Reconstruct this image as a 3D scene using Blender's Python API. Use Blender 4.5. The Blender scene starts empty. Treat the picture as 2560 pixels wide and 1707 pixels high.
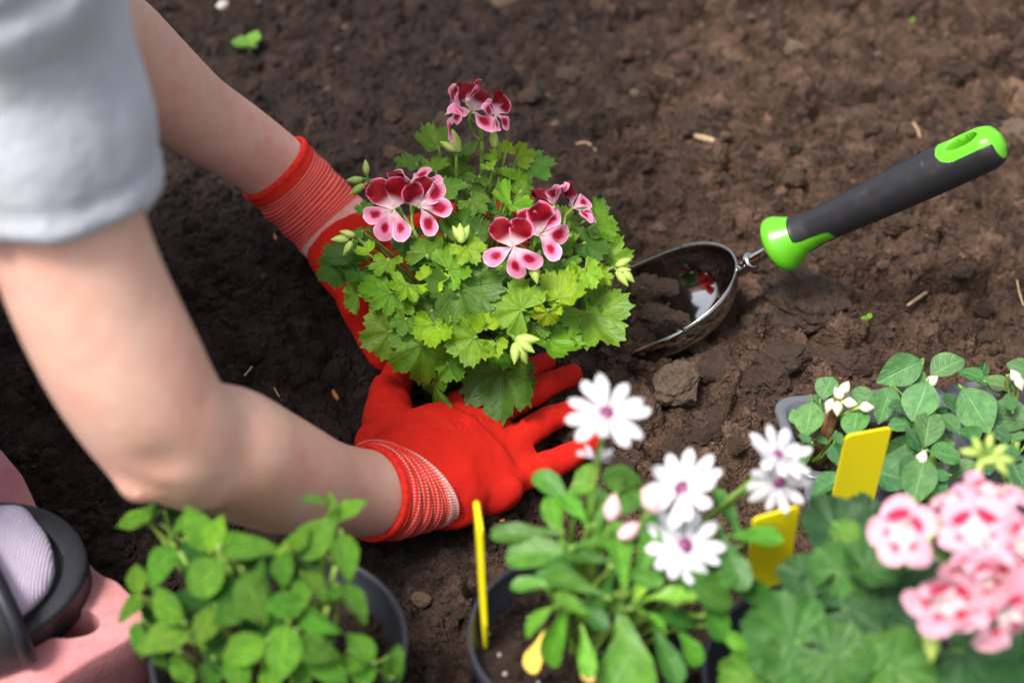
import bpy, bmesh, math, random
import numpy as np
from mathutils import Vector, Matrix

random.seed(7)
rng = np.random.default_rng(7)
scene = bpy.context.scene
COL = scene.collection

# ------------------------------------------------------------------ camera, sky, sun, exposure
PITCH = math.radians(40.0)
CAM = np.array([0.0, -0.98, 0.823])
LENS, SENSOR, IMG_W, IMG_H = 60.0, 36.0, 2560.0, 1707.0
FP = LENS / SENSOR * IMG_W
AXF = np.array([0.0, math.cos(PITCH), -math.sin(PITCH)])
AXU = np.array([0.0, math.sin(PITCH), math.cos(PITCH)])
AXR = np.array([1.0, 0.0, 0.0])

cam = bpy.data.cameras.new('camera')
cam.lens, cam.sensor_width = LENS, SENSOR
cam.clip_start, cam.clip_end = 0.02, 300.0
cam.dof.use_dof = True
cam.dof.focus_distance = 1.17
cam.dof.aperture_fstop = 4.3
camo = bpy.data.objects.new('camera', cam)
COL.objects.link(camo)
camo.location = CAM
camo.rotation_euler = (math.pi / 2 - PITCH, 0, 0)
scene.camera = camo

SUN_FROM = Vector((-0.30, -0.32, 0.88)).normalized()
world = bpy.data.worlds.new('World')
scene.world = world
world.use_nodes = True
wn = world.node_tree
sky = wn.nodes.new('ShaderNodeTexSky')
sky.sky_type = 'NISHITA'
sky.sun_disc = False
sky.sun_elevation = math.asin(SUN_FROM.z)
sky.sun_rotation = math.atan2(SUN_FROM.x, SUN_FROM.y)
sky.air_density, sky.dust_density, sky.ozone_density = 0.8, 4.0, 0.4
veil = wn.nodes.new('ShaderNodeHueSaturation')      # thin cloud: the sky is paler than clear blue
veil.inputs['Saturation'].default_value = 0.42
wn.links.new(sky.outputs['Color'], veil.inputs['Color'])
wn.links.new(veil.outputs['Color'], wn.nodes['Background'].inputs['Color'])
wn.nodes['Background'].inputs['Strength'].default_value = 0.15
sun = bpy.data.lights.new('sun', 'SUN')
sun.energy = 2.9
sun.angle = math.radians(15)
sun.color = (1.0, 0.95, 0.88)
suno = bpy.data.objects.new('sun', sun)
COL.objects.link(suno)
suno.rotation_euler = SUN_FROM.to_track_quat('Z', 'Y').to_euler()
suno.location = (-1.2, 0.8, 3)
vs = scene.view_settings
vs.view_transform, vs.look, vs.exposure, vs.gamma = 'Standard', 'None', 0.93, 1.0
vs.use_curve_mapping = False
scene.render.engine = 'CYCLES'
scene.cycles.use_denoising = True
scene.cycles.max_bounces = 8
scene.cycles.transparent_max_bounces = 6


# ------------------------------------------------------------------ helpers
def ray(px, py):
    return AXF + AXR * ((px - IMG_W / 2) / FP) + AXU * ((IMG_H / 2 - py) / FP)

def pix(px, py, d):
    """point seen at a photo pixel, d metres deep"""
    return CAM + ray(px, py) * d

def gp(px, py, z=0.0):
    """point seen at a photo pixel at height z"""
    r = ray(px, py)
    return CAM + r * ((z - CAM[2]) / r[2])

def yp(px, py, y):
    r = ray(px, py)
    return CAM + r * ((y - CAM[1]) / r[1])

def nrm(v):
    v = np.asarray(v, float)
    return v / (np.linalg.norm(v) + 1e-12)

def hash3(ix, iy, iz, seed):
    h = (ix.astype(np.int64) * 73856093) ^ (iy.astype(np.int64) * 19349663) ^ (iz.astype(np.int64) * 83492791) ^ (seed * 2654435)
    h = (h & 0xffffffff).astype(np.uint32)
    h ^= h >> np.uint32(15); h *= np.uint32(2246822519); h ^= h >> np.uint32(13); h *= np.uint32(3266489917); h ^= h >> np.uint32(16)
    return h.astype(np.float64) / 4294967295.0 * 2 - 1

def vnoise(p, seed=0):
    i = np.floor(p).astype(np.int64)
    f = p - i
    f = f * f * (3 - 2 * f)
    out = 0
    for dx in (0, 1):
        wx = f[:, 0] if dx else 1 - f[:, 0]
        for dy in (0, 1):
            wy = f[:, 1] if dy else 1 - f[:, 1]
            for dz in (0, 1):
                wz = f[:, 2] if dz else 1 - f[:, 2]
                out = out + wx * wy * wz * hash3(i[:, 0] + dx, i[:, 1] + dy, i[:, 2] + dz, seed)
    return out

def fbm(p, octv=4, gain=0.5, seed=0):
    a, s, out = 1.0, 1.0, 0
    for k in range(octv):
        out = out + a * vnoise(p * s + 17.3 * k, seed + k)
        a *= gain; s *= 2.03
    return out

W = {}

def tag(o, label=None, cat=None, group=None, kind=None):
    if label: o['label'] = label
    if cat: o['category'] = cat
    if group: o['group'] = group
    if kind: o['kind'] = kind
    return o

def mesh(name, V, F, mat=None, uv=None, smooth=True):
    me = bpy.data.meshes.new(name)
    me.from_pydata([tuple(v) for v in V], [], [tuple(int(i) for i in f) for f in F])
    if uv is not None:
        li = np.zeros(len(me.loops), dtype=np.int32)
        me.loops.foreach_get('vertex_index', li)
        l = me.uv_layers.new(name='UVMap')
        l.data.foreach_set('uv', np.asarray(uv, float)[li].ravel())
    if smooth:
        me.polygons.foreach_set('use_smooth', np.ones(len(me.polygons), dtype=bool))
    if mat: me.materials.append(mat)
    me.update()
    return me

def link(name, data, parent=None, M=None, color=None):
    o = bpy.data.objects.new(name, data)
    COL.objects.link(o)
    M = Matrix(M) if M is not None else Matrix.Identity(4)
    if parent is not None:
        o.parent = parent
        o.matrix_parent_inverse = W[parent].inverted()
    o.matrix_basis = M
    W[o] = M
    if color is not None:
        o.color = (color[0], color[1], color[2], 1)
    return o

def empty(name, loc, label, cat, group=None):
    o = link(name, None, None, Matrix.Translation(Vector(loc)))
    o.empty_display_size = 0.02
    return tag(o, label, cat, group)

def frame(o, x, y, z, s=1.0):
    M = Matrix.Identity(4)
    sv = s if hasattr(s, '__len__') else (s, s, s)
    for k, a in enumerate((x, y, z)):
        for r in range(3):
            M[r][k] = a[r] * sv[k]
    for r in range(3):
        M[r][3] = o[r]
    return M

def tip_frame(o, tip, n, s):
    z = nrm(n)
    y = np.asarray(tip, float) - z * np.dot(tip, z)
    y = nrm(y)
    return frame(o, np.cross(y, z), y, z, s)

def smoothpath(P, n):
    """Catmull-Rom through rows of P (any columns), n samples"""
    P = np.asarray(P, float)
    Q = np.vstack([2 * P[0] - P[1], P, 2 * P[-1] - P[-2]])
    out = []
    m = len(P) - 1
    for t in np.linspace(0, m, n):
        k = min(int(t), m - 1); u = t - k
        a, b, c, d = Q[k], Q[k + 1], Q[k + 2], Q[k + 3]
        out.append(0.5 * (2 * b + (c - a) * u + (2 * a - 5 * b + 4 * c - d) * u * u + (3 * b - a - 3 * c + d) * u ** 3))
    return np.array(out)

def tangents(C):
    T = np.gradient(C, axis=0)
    return T / (np.linalg.norm(T, axis=1)[:, None] + 1e-12)

def loft(C, rs, rn=None, normal=(0, 0, 1), seg=16, caps=True, T=None, power=2.0):
    """elliptical tube along C; rs = half width sideways, rn = half thickness along normal"""
    C = np.asarray(C, float); n = len(C)
    rs = np.broadcast_to(rs, n); rn = rs if rn is None else np.broadcast_to(rn, n)
    if T is None: T = tangents(C)
    N0 = np.broadcast_to(np.asarray(normal, float), (n, 3))
    V, UV = [], []
    ph = np.linspace(0, 2 * math.pi, seg, endpoint=False)
    for k in range(n):
        s = nrm(np.cross(T[k], N0[k])); nn = np.cross(s, T[k])
        c, sn = np.cos(ph), np.sin(ph)
        e = 2.0 / power
        V.append(C[k] + np.outer(np.sign(c) * np.abs(c) ** e, s) * rs[k] + np.outer(np.sign(sn) * np.abs(sn) ** e, nn) * rn[k])
        UV.append(np.stack([ph / (2 * math.pi), np.full(seg, k / (n - 1))], 1))
    V = np.vstack(V); UV = np.vstack(UV)
    F = []
    for k in range(n - 1):
        for j in range(seg):
            a, b = k * seg + j, k * seg + (j + 1) % seg
            F.append((a, b, b + seg, a + seg))
    if caps:
        F.append(tuple(range(seg))[::-1])
        F.append(tuple((n - 1) * seg + j for j in range(seg)))
    return V, F, UV

def capsule_chain(P, n=24, seg=16, normal=(0, 0, 1), flat=1.0, round_end=True):
    """P rows: x,y,z,r ; tube with rounded ends"""
    S = smoothpath(P, n)
    C, r = S[:, :3], S[:, 3]
    if round_end:
        t0, t1 = nrm(C[0] - C[1]), nrm(C[-1] - C[-2])
        a = np.array([0.98, 0.9, 0.7, 0.4])
        q = np.sqrt(1 - a ** 2)
        pre = np.array([C[0] + t0 * r[0] * k for k in a]); post = np.array([C[-1] + t1 * r[-1] * k for k in a[::-1]])
        C = np.vstack([pre, C, post]); r = np.concatenate([r[0] * q, r, r[-1] * q[::-1]])
    return loft(C, r, r * flat, normal, seg)[:2]

def join(parts):
    V, F, o = [], [], 0
    for v, f in parts:
        V.append(np.asarray(v)); F += [tuple(i + o for i in q) for q in f]; o += len(v)
    return np.vstack(V), F

def ellipsoid(c, r, seg=20, rings=12, axes=None):
    V, F = [], []
    A = np.eye(3) if axes is None else np.array(axes)
    for i in range(rings + 1):
        th = math.pi * i / rings
        for j in range(seg):
            p = 2 * math.pi * j / seg
            l = np.array([math.sin(th) * math.cos(p) * r[0], math.sin(th) * math.sin(p) * r[1], math.cos(th) * r[2]])
            V.append(np.asarray(c) + l @ A)
    for i in range(rings):
        for j in range(seg):
            a, b = i * seg + j, i * seg + (j + 1) % seg
            F.append((a, a + seg, b + seg, b))
    return np.array(V), F

def remesh(V, F, voxel, iters=6):
    me = mesh('tmp', V, F)
    o = bpy.data.objects.new('tmp', me); COL.objects.link(o)
    m = o.modifiers.new('r', 'REMESH'); m.mode = 'VOXEL'; m.voxel_size = voxel
    if iters:
        s = o.modifiers.new('s', 'SMOOTH'); s.iterations = iters; s.factor = 0.5
    dg = bpy.context.evaluated_depsgraph_get(); dg.update()
    ev = o.evaluated_get(dg)
    out = bpy.data.meshes.new_from_object(ev)
    v = np.zeros(len(out.vertices) * 3); out.vertices.foreach_get('co', v); v = v.reshape(-1, 3)
    f = [tuple(p.vertices) for p in out.polygons]
    bpy.data.objects.remove(o); bpy.data.meshes.remove(me); bpy.data.meshes.remove(out)
    return v, f

def vnormals(V, F):
    N = np.zeros_like(V)
    Q = np.array([f if len(f) == 4 else (f[0], f[1], f[2], f[2]) for f in F])
    fn = np.cross(V[Q[:, 2]] - V[Q[:, 0]], V[Q[:, 3]] - V[Q[:, 1]])
    for k in range(4): np.add.at(N, Q[:, k], fn)
    return N / (np.linalg.norm(N, axis=1)[:, None] + 1e-12)

def tube(name, P, mat, parent, seg=7, n=10, color=None):
    S = smoothpath(P, n) if len(P) > 2 else np.array([np.array(P[0]) + (np.array(P[1]) - np.array(P[0])) * t for t in np.linspace(0, 1, n)])
    T = tangents(S[:, :3])
    nn = np.array([0.31, 0.2, 0.93]) if abs(T[0][2]) < 0.8 else np.array([0.93, 0.3, 0.1])
    V, F, UV = loft(S[:, :3], S[:, 3], None, nn, seg)
    return link(name, mesh(name, V, F, mat, UV), parent, None, color)

def curve_pts(a, b, r0, r1, sag=0.0, k=4, side=None):
    a, b = np.asarray(a, float), np.asarray(b, float)
    out = []
    for t in np.linspace(0, 1, k):
        p = a + (b - a) * t
        p = p + np.array([0, 0, 1]) * sag * math.sin(math.pi * t)
        if side is not None: p = p + np.asarray(side) * math.sin(math.pi * t)
        out.append([*p, r0 + (r1 - r0) * t])
    return out


# ------------------------------------------------------------------ materials
class NB:
    def __init__(self, name):
        self.m = bpy.data.materials.new(name); self.m.use_nodes = True
        self.t = self.m.node_tree
        self.b = self.t.nodes['Principled BSDF']
        self.out = self.t.nodes['Material Output']
    def n(self, typ, props=None, **inp):
        nd = self.t.nodes.new('ShaderNode' + typ)
        for k, v in (props or {}).items(): setattr(nd, k, v)
        for k, v in inp.items():
            key = int(k[1:]) if k[0] == 'i' and k[1:].isdigit() else k.replace('_', ' ')
            self.set(nd.inputs[key], v)
        return nd
    def set(self, sock, v):
        if isinstance(v, bpy.types.NodeSocket): self.t.links.new(v, sock)
        elif isinstance(v, bpy.types.Node): self.t.links.new(v.outputs[0], sock)
        else: sock.default_value = v
    def bs(self, **kw):
        for k, v in kw.items(): self.set(self.b.inputs[k.replace('_', ' ')], v)
    def math(self, op, a, b=0.0, c=None, clamp=False):
        nd = self.n('Math', {'operation': op, 'use_clamp': clamp}, i0=a, i1=b)
        if c is not None: self.set(nd.inputs[2], c)
        return nd.outputs[0]
    def mix(self, f, a, b, blend='MIX'):
        nd = self.n('Mix', {'data_type': 'RGBA', 'blend_type': blend})
        self.set(nd.inputs[0], f)
        for k, v in ((6, a), (7, b)):
            if isinstance(v, tuple) and len(v) == 3: v = (*v, 1)
            self.set(nd.inputs[k], v)
        return nd.outputs[2]
    def ramp(self, f, lo, hi, a=0.0, b=1.0):
        nd = self.n('MapRange', {'interpolation_type': 'SMOOTHSTEP'}, i0=f, i1=lo, i2=hi, i3=a, i4=b)
        return nd.outputs[0]
    def noise(self, vec, scale, detail=4.0, rough=0.55):
        nd = self.n('TexNoise', Scale=scale, Detail=detail, Roughness=rough)
        if vec is not None: self.set(nd.inputs['Vector'], vec)
        return nd.outputs[0]
    def bump(self, h, dist, strength=1.0, nrm_=None):
        nd = self.n('Bump', Strength=strength, Distance=dist, Height=h)
        if nrm_ is not None: self.set(nd.inputs['Normal'], nrm_)
        return nd.outputs[0]
    def obj(self): return self.n('TexCoord').outputs['Object']
    def uv(self):
        s = self.n('SeparateXYZ', Vector=self.n('TexCoord').outputs['UV'])
        return s.outputs[0], s.outputs[1]

def simple(name, col, rough=0.5, metal=0.0, noise_amt=0.0, scale=60, bump=0.0, bdist=0.001, spec=0.5):
    k = NB(name)
    if noise_amt or bump:
        nz = k.noise(k.obj(), scale)
        c = k.mix(k.ramp(nz, 0.3, 0.7), tuple(x * (1 - noise_amt) for x in col), tuple(min(1, x * (1 + noise_amt)) for x in col))
        k.bs(Base_Color=c)
        if bump: k.bs(Normal=k.bump(nz, bdist, bump))
    else:
        k.bs(Base_Color=(*col, 1))
    k.bs(Roughness=rough, Metallic=metal, Specular_IOR_Level=spec)
    return k.m

def soil_material(name, moist_all=None, scale=1.0):
    k = NB(name)
    ob = k.obj()
    n1 = k.noise(ob, 260 * scale, 5, 0.65)
    n2 = k.noise(ob, 38 * scale, 4, 0.6)
    n3 = k.noise(ob, 7, 3, 0.55)
    dry = k.mix(k.ramp(n2, 0.3, 0.72), (0.036, 0.0203, 0.0134), (0.092, 0.0545, 0.0365))
    dry = k.mix(k.ramp(n1, 0.55, 0.8), dry, (0.145, 0.10, 0.074))
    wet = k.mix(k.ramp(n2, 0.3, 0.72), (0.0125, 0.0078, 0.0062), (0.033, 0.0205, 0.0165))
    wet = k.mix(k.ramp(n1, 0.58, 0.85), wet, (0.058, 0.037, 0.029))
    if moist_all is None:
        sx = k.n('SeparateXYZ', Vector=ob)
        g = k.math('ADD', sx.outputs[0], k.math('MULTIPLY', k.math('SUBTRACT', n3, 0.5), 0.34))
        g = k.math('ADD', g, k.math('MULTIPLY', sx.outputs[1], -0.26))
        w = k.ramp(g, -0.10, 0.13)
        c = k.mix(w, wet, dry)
    else:
        c = k.mix(moist_all, dry, wet)
    at = k.n('Attribute', {'attribute_name': 'tint', 'attribute_type': 'GEOMETRY'})
    ti = k.math('ADD', at.outputs['Fac'], 1.0)
    c = k.mix(1.0, c, k.n('CombineXYZ', i0=ti, i1=ti, i2=ti).outputs[0], 'MULTIPLY')
    wob = k.n('Mix', {'data_type': 'VECTOR'}, i0=0.006)
    k.set(wob.inputs[4], ob); k.set(wob.inputs[5], k.n('TexNoise', Scale=160.0, Detail=3.0, Vector=ob).outputs['Color'])
    va = k.n('TexVoronoi', {'feature': 'SMOOTH_F1'}, Scale=170.0 * scale, Vector=wob.outputs[1]).outputs['Distance']
    vb = k.n('TexVoronoi', {'feature': 'F1'}, Scale=390.0 * scale, Vector=wob.outputs[1]).outputs['Distance']
    h = k.math('ADD', k.math('MULTIPLY', va, -1.1), k.math('MULTIPLY', vb, -0.55))
    h = k.math('ADD', h, k.math('MULTIPLY', k.math('ADD', n1, k.noise(ob, 900 * scale, 3, 0.6)), 0.35))
    k.bs(Base_Color=c, Roughness=0.93, Specular_IOR_Level=0.22, Normal=k.bump(h, 0.0042, 0.85))
    return k.m

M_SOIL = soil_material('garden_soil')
M_POTSOIL = soil_material('potting_soil', 0.8)

def stone_material(name, c1, c2):
    k = NB(name)
    ob = k.obj()
    n1, n2 = k.noise(ob, 3.2, 6, 0.68), k.noise(ob, 15, 4, 0.65)
    c = k.mix(k.ramp(n1, 0.3, 0.7), c1, c2)
    c = k.mix(k.ramp(n2, 0.5, 0.8), c, tuple(min(1, x * 1.7) for x in c2))
    oi = k.n('ObjectInfo')
    c = k.mix(1.0, c, k.mix(oi.outputs['Random'], (0.7, 0.7, 0.7), (1.3, 1.25, 1.2)), 'MULTIPLY')
    k.bs(Base_Color=c, Roughness=0.9, Specular_IOR_Level=0.25, Normal=k.bump(k.math('ADD', n1, n2), 0.006, 0.9))
    return k.m

M_STONE = stone_material('pale_stone', (0.12, 0.082, 0.058), (0.24, 0.17, 0.125))
M_CLOD = stone_material('brown_clod', (0.048, 0.0295, 0.0205), (0.110, 0.071, 0.051))
M_DCLOD = stone_material('moist_clod', (0.013, 0.009, 0.0075), (0.032, 0.022, 0.018))
M_STRAW = simple('dry_straw', (0.30, 0.205, 0.115), 0.7, noise_amt=0.3, scale=120)
M_ORANGE = simple('orange_bark_chip', (0.34, 0.115, 0.03), 0.7, noise_amt=0.3, scale=200)
M_WHITE_BIT = simple('white_chip', (0.40, 0.37, 0.34), 0.7, noise_amt=0.2, scale=200)

def leaf_material(name, kind, nveins=9, gloss=0.42, vein_gain=1.5, bump=0.6, transl=0.28, quilt=0.0, side=0.38):
    k = NB(name)
    oi = k.n('ObjectInfo')
    base = oi.outputs['Color']
    ob = k.obj()
    u, v = k.uv()
    if kind == 'palmate':
        fu = k.math('FRACT', k.math('MULTIPLY', u, float(nveins)))
        d = k.math('ABSOLUTE', k.math('SUBTRACT', fu, 0.5))
        dist = k.math('MULTIPLY', d, v)
        main = k.math('MULTIPLY', k.ramp(dist, 0.008, 0.035, 1.0, 0.0), k.ramp(v, 0.02, 0.16))
        ch = k.math('FRACT', k.math('SUBTRACT', k.math('MULTIPLY', v, 4.0), k.math('MULTIPLY', d, 3.4)))
        sec = k.ramp(k.math('ABSOLUTE', k.math('SUBTRACT', ch, 0.5)), 0.0, 0.09, 1.0, 0.0)
        sec = k.math('MULTIPLY', sec, k.ramp(v, 0.3, 0.55))
        tone = k.ramp(v, 0.0, 1.0, 0.92, 1.06)
    else:
        d = k.math('ABSOLUTE', k.math('SUBTRACT', u, 0.5))
        main = k.ramp(d, 0.008, 0.05, 1.0, 0.0)
        ch = k.math('FRACT', k.math('SUBTRACT', k.math('MULTIPLY', v, float(nveins)), k.math('MULTIPLY', d, nveins * 0.55)))
        sec = k.ramp(k.math('ABSOLUTE', k.math('SUBTRACT', ch, 0.5)), 0.0, 0.13, 1.0, 0.0)
        tone = 1.0
    ve = k.math('MAXIMUM', main, k.math('MULTIPLY', sec, side))
    nz = k.noise(ob, 5.0, 4, 0.6)
    c = k.mix(k.ramp(nz, 0.3, 0.75), k.mix(1.0, base, (0.62, 0.70, 0.72), 'MULTIPLY'), k.mix(1.0, base, (1.22, 1.15, 1.05), 'MULTIPLY'))
    c = k.mix(k.math('MULTIPLY', ve, 0.7), c, k.mix(1.0, base, (vein_gain * 1.15, vein_gain, vein_gain * 1.1), 'MULTIPLY'))
    h = k.math('ADD', k.math('MULTIPLY', ve, -1.0), k.math('MULTIPLY', k.noise(ob, 24, 4, 0.6), 0.5 + quilt))
    nb = k.bump(h, 0.0011, bump)
    k.bs(Base_Color=c, Roughness=k.ramp(nz, 0.2, 0.8, gloss - 0.06, gloss + 0.12), Specular_IOR_Level=0.34, Normal=nb)
    tr = k.n('BsdfTranslucent', Normal=nb)
    k.set(tr.inputs['Color'], k.mix(1.0, c, (1.5, 1.35, 0.45), 'MULTIPLY'))
    mx = k.n('MixShader', i0=transl, i1=k.b.outputs[0], i2=tr.outputs[0])
    k.t.links.new(mx.outputs[0], k.out.inputs['Surface'])
    return k.m

M_GLEAF = leaf_material('geranium_leaf', 'palmate', 9, 0.44, 1.45, 0.7, 0.28)
M_ZLEAF = leaf_material('zonal_leaf', 'palmate', 9, 0.42, 1.35, 0.6, 0.22)
M_ILEAF = leaf_material('impatiens_leaf', 'pinnate', 6, 0.30, 1.7, 0.6, 0.2, 0.6, 0.5)
M_MLEAF = leaf_material('mint_leaf', 'pinnate', 7, 0.27, 1.75, 1.0, 0.2, 1.6, 0.75)
M_DLEAF = leaf_material('daisy_leaf', 'pinnate', 3, 0.38, 1.35, 0.5, 0.22)

def stem_material(name, c1, c2):
    k = NB(name)
    c = k.mix(k.ramp(k.noise(k.obj(), 120, 3), 0.35, 0.65), c1, c2)
    k.bs(Base_Color=c, Roughness=0.5)
    return k.m

M_STEM = stem_material('green_stem', (0.11, 0.20, 0.025), (0.20, 0.32, 0.05))
M_BROWNSTEM = stem_material('brown_stem', (0.16, 0.075, 0.03), (0.28, 0.15, 0.07))
M_BUD = stem_material('green_bud', (0.24, 0.38, 0.05), (0.42, 0.52, 0.13))
M_CREAMBUD = stem_material('cream_bud', (0.72, 0.55, 0.42), (0.78, 0.70, 0.52))
M_PINKBUD = stem_material('pink_bud', (0.75, 0.30, 0.36), (0.85, 0.62, 0.62))
M_YELLOWLEAF = stem_material('yellowed_leaf', (0.62, 0.40, 0.05), (0.72, 0.55, 0.10))
M_ORANGELEAF = stem_material('withered_leaf', (0.62, 0.32, 0.10), (0.66, 0.46, 0.16))

def petal_material(name, edge, mid, blotch, bc, br, soft, throat=None, streak=0.5, transl=0.2):
    """edge to mid along the petal, a blotch centred at (0.5, bc) with radii br"""
    k = NB(name)
    u, v = k.uv()
    ob = k.obj()
    nz = k.noise(ob, 9, 3, 0.6)
    dx = k.math('DIVIDE', k.math('SUBTRACT', u, 0.5), br[0])
    dy = k.math('DIVIDE', k.math('SUBTRACT', v, bc), br[1])
    r = k.math('SQRT', k.math('ADD', k.math('POWER', dx, 2.0), k.math('POWER', dy, 2.0)))
    fan = k.math('DIVIDE', k.math('SUBTRACT', u, 0.5), k.math('ADD', k.math('MULTIPLY', v, 0.6), 0.4))
    wv = k.math('SINE', k.math('ADD', k.math('MULTIPLY', fan, 58.0), k.math('MULTIPLY', nz, 6.0)))
    r = k.math('ADD', r, k.math('MULTIPLY', wv, 0.13 * streak))
    r = k.math('ADD', r, k.math('MULTIPLY', k.math('SUBTRACT', nz, 0.5), 0.9))
    r = k.math('DIVIDE', r, k.math('ADD', k.math('MULTIPLY', k.n('ObjectInfo').outputs['Random'], 0.55), 0.72))
    f = k.ramp(r, 1.0 - soft, 1.0 + soft, 1.0, 0.0)
    # distance to the petal margin
    mu = k.math('MULTIPLY', k.math('ABSOLUTE', k.math('SUBTRACT', u, 0.5)), 2.0)
    ed = k.math('MAXIMUM', k.ramp(mu, 0.74, 1.0), k.ramp(v, 0.86, 1.0))
    c = k.mix(ed, mid, edge)
    c = k.mix(f, c, blotch)
    if throat:
        st = k.math('MULTIPLY', k.ramp(wv, 0.2, 0.95), k.ramp(v, 0.1, 0.55, 0.9, 0.0))
        c = k.mix(k.ramp(v, 0.12, 0.46, 1.0, 0.0), c, throat)
        c = k.mix(k.math('MULTIPLY', st, streak), c, blotch)
    nb = k.bump(k.math('ADD', wv, k.math('MULTIPLY', nz, 3.0)), 0.0004, 0.4)
    k.bs(Base_Color=c, Roughness=0.55, Specular_IOR_Level=0.2, Normal=nb)
    tr = k.n('BsdfTranslucent', Color=c)
    mx = k.n('MixShader', i0=transl, i1=k.b.outputs[0], i2=tr.outputs[0])
    k.t.links.new(mx.outputs[0], k.out.inputs['Surface'])
    return k.m

M_PUP = petal_material('upper_petal', (0.86, 0.26, 0.42), (0.42, 0.006, 0.040), (0.19, 0.000, 0.007), 0.62, (0.52, 0.42), 0.20, (0.90, 0.64, 0.70), 0.4)
M_PLO = petal_material('lower_petal', (0.94, 0.56, 0.68), (0.88, 0.28, 0.48), (0.36, 0.001, 0.024), 0.58, (0.27, 0.20), 0.40, (0.92, 0.70, 0.76), 1.0)
M_PZ = petal_material('pale_pink_petal', (0.78, 0.46, 0.53), (0.76, 0.38, 0.47), (0.62, 0.005, 0.05), 0.44, (0.17, 0.12), 0.26, (0.80, 0.66, 0.66), 0.25)
M_PZ2 = petal_material('pale_pink_petal_blotched', (0.78, 0.46, 0.53), (0.76, 0.36, 0.46), (0.60, 0.004, 0.055), 0.46, (0.34, 0.16), 0.26, (0.80, 0.64, 0.66), 0.3)
M_DPETAL = petal_material('white_petal', (0.66, 0.65, 0.70), (0.70, 0.69, 0.73), (0.42, 0.16, 0.40), 0.0, (0.5, 0.10), 0.6, None, 0.8, 0.25)
M_DDISC = stem_material('purple_disc', (0.05, 0.018, 0.035), (0.26, 0.03, 0.16))

def skin_material():
    k = NB('skin')
    ob = k.obj()
    n1, n2, n3 = k.noise(ob, 11, 5, 0.65), k.noise(ob, 75, 5, 0.7), k.noise(ob, 1100, 3, 0.6)
    c = k.mix(k.ramp(n1, 0.3, 0.7), (0.68, 0.44, 0.335), (0.66, 0.315, 0.245))
    c = k.mix(k.ramp(n2, 0.35, 0.7, 0.0, 0.5), c, (0.74, 0.50, 0.41))
    c = k.mix(k.ramp(k.noise(ob, 32, 4, 0.6), 0.45, 0.75, 0.0, 0.4), c, (0.66, 0.30, 0.225))
    fr = k.n('TexVoronoi', Scale=130.0, Vector=ob)
    c = k.mix(k.ramp(fr.outputs['Distance'], 0.03, 0.07, 0.25, 0.0), c, (0.36, 0.17, 0.11))
    k.bs(Base_Color=c, Roughness=0.42, Specular_IOR_Level=0.45, Subsurface_Weight=0.25, Subsurface_Radius=(0.9, 0.35, 0.2), Subsurface_Scale=0.004,
         Normal=k.bump(k.math('ADD', n3, k.math('MULTIPLY', n2, 1.2)), 0.0009, 0.5))
    return k.m
M_SKIN = skin_material()

def cloth_material(name, col, weave=2600.0, nscale=12, amt=0.12):
    k = NB(name)
    ob = k.obj()
    n1 = k.noise(ob, nscale, 5, 0.65)
    n2 = k.noise(ob, 700, 3, 0.7)
    c = k.mix(k.ramp(n1, 0.3, 0.7), tuple(x * (1 - amt) for x in col), tuple(min(1, x * (1 + amt)) for x in col))
    c = k.mix(k.ramp(n2, 0.3, 0.7, 0.0, 0.4), c, tuple(x * 0.75 for x in col))
    wv = k.n('TexWave', {'wave_type': 'BANDS', 'bands_direction': 'DIAGONAL'}, Scale=weave / 6.28, Vector=ob)
    k.bs(Base_Color=c, Roughness=0.9, Specular_IOR_Level=0.15, Sheen_Weight=0.25,
         Normal=k.bump(k.math('ADD', wv.outputs[1], n2), 0.0005, 0.5, k.bump(n1, 0.010, 0.6)))
    return k.m
M_SHIRT = cloth_material('grey_jersey', (0.46, 0.48, 0.535))
M_DENIM = cloth_material('blue_denim', (0.06, 0.09, 0.17))

def knit_material(name, col, pu=0.0021, pv=0.0018):
    """knitted glove: stitch rows along the 'knit' attribute (metres along and across the hand)"""
    k = NB(name)
    at = k.n('Attribute', {'attribute_name': 'knit', 'attribute_type': 'GEOMETRY'})
    s = k.n('SeparateXYZ', Vector=at.outputs['Vector'])
    a = k.math('SINE', k.math('MULTIPLY', s.outputs[0], 2 * math.pi / pu))
    b = k.math('SINE', k.math('MULTIPLY', s.outputs[1], 2 * math.pi / pv))
    h = k.math('ADD', k.math('MULTIPLY', a, 0.5), k.math('MULTIPLY', b, 0.8))
    nz = k.noise(k.obj(), 32, 4, 0.6)
    c = k.mix(k.ramp(nz, 0.3, 0.7), tuple(x * 0.85 for x in col), col)
    c = k.mix(k.ramp(h, -1.2, 0.2, 0.35, 0.0), c, tuple(x * 0.6 for x in col))
    sp = k.noise(k.obj(), 160, 3, 0.7)
    c = k.mix(k.ramp(sp, 0.62, 0.76, 0.0, 0.5), c, (0.16, 0.02, 0.012))
    k.bs(Base_Color=c, Roughness=0.85, Specular_IOR_Level=0.12, Normal=k.bump(h, 0.0005, 0.4, k.bump(nz, 0.004, 0.35)))
    return k.m
M_GLOVE = knit_material('red_knit', (0.60, 0.017, 0.009))

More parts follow.
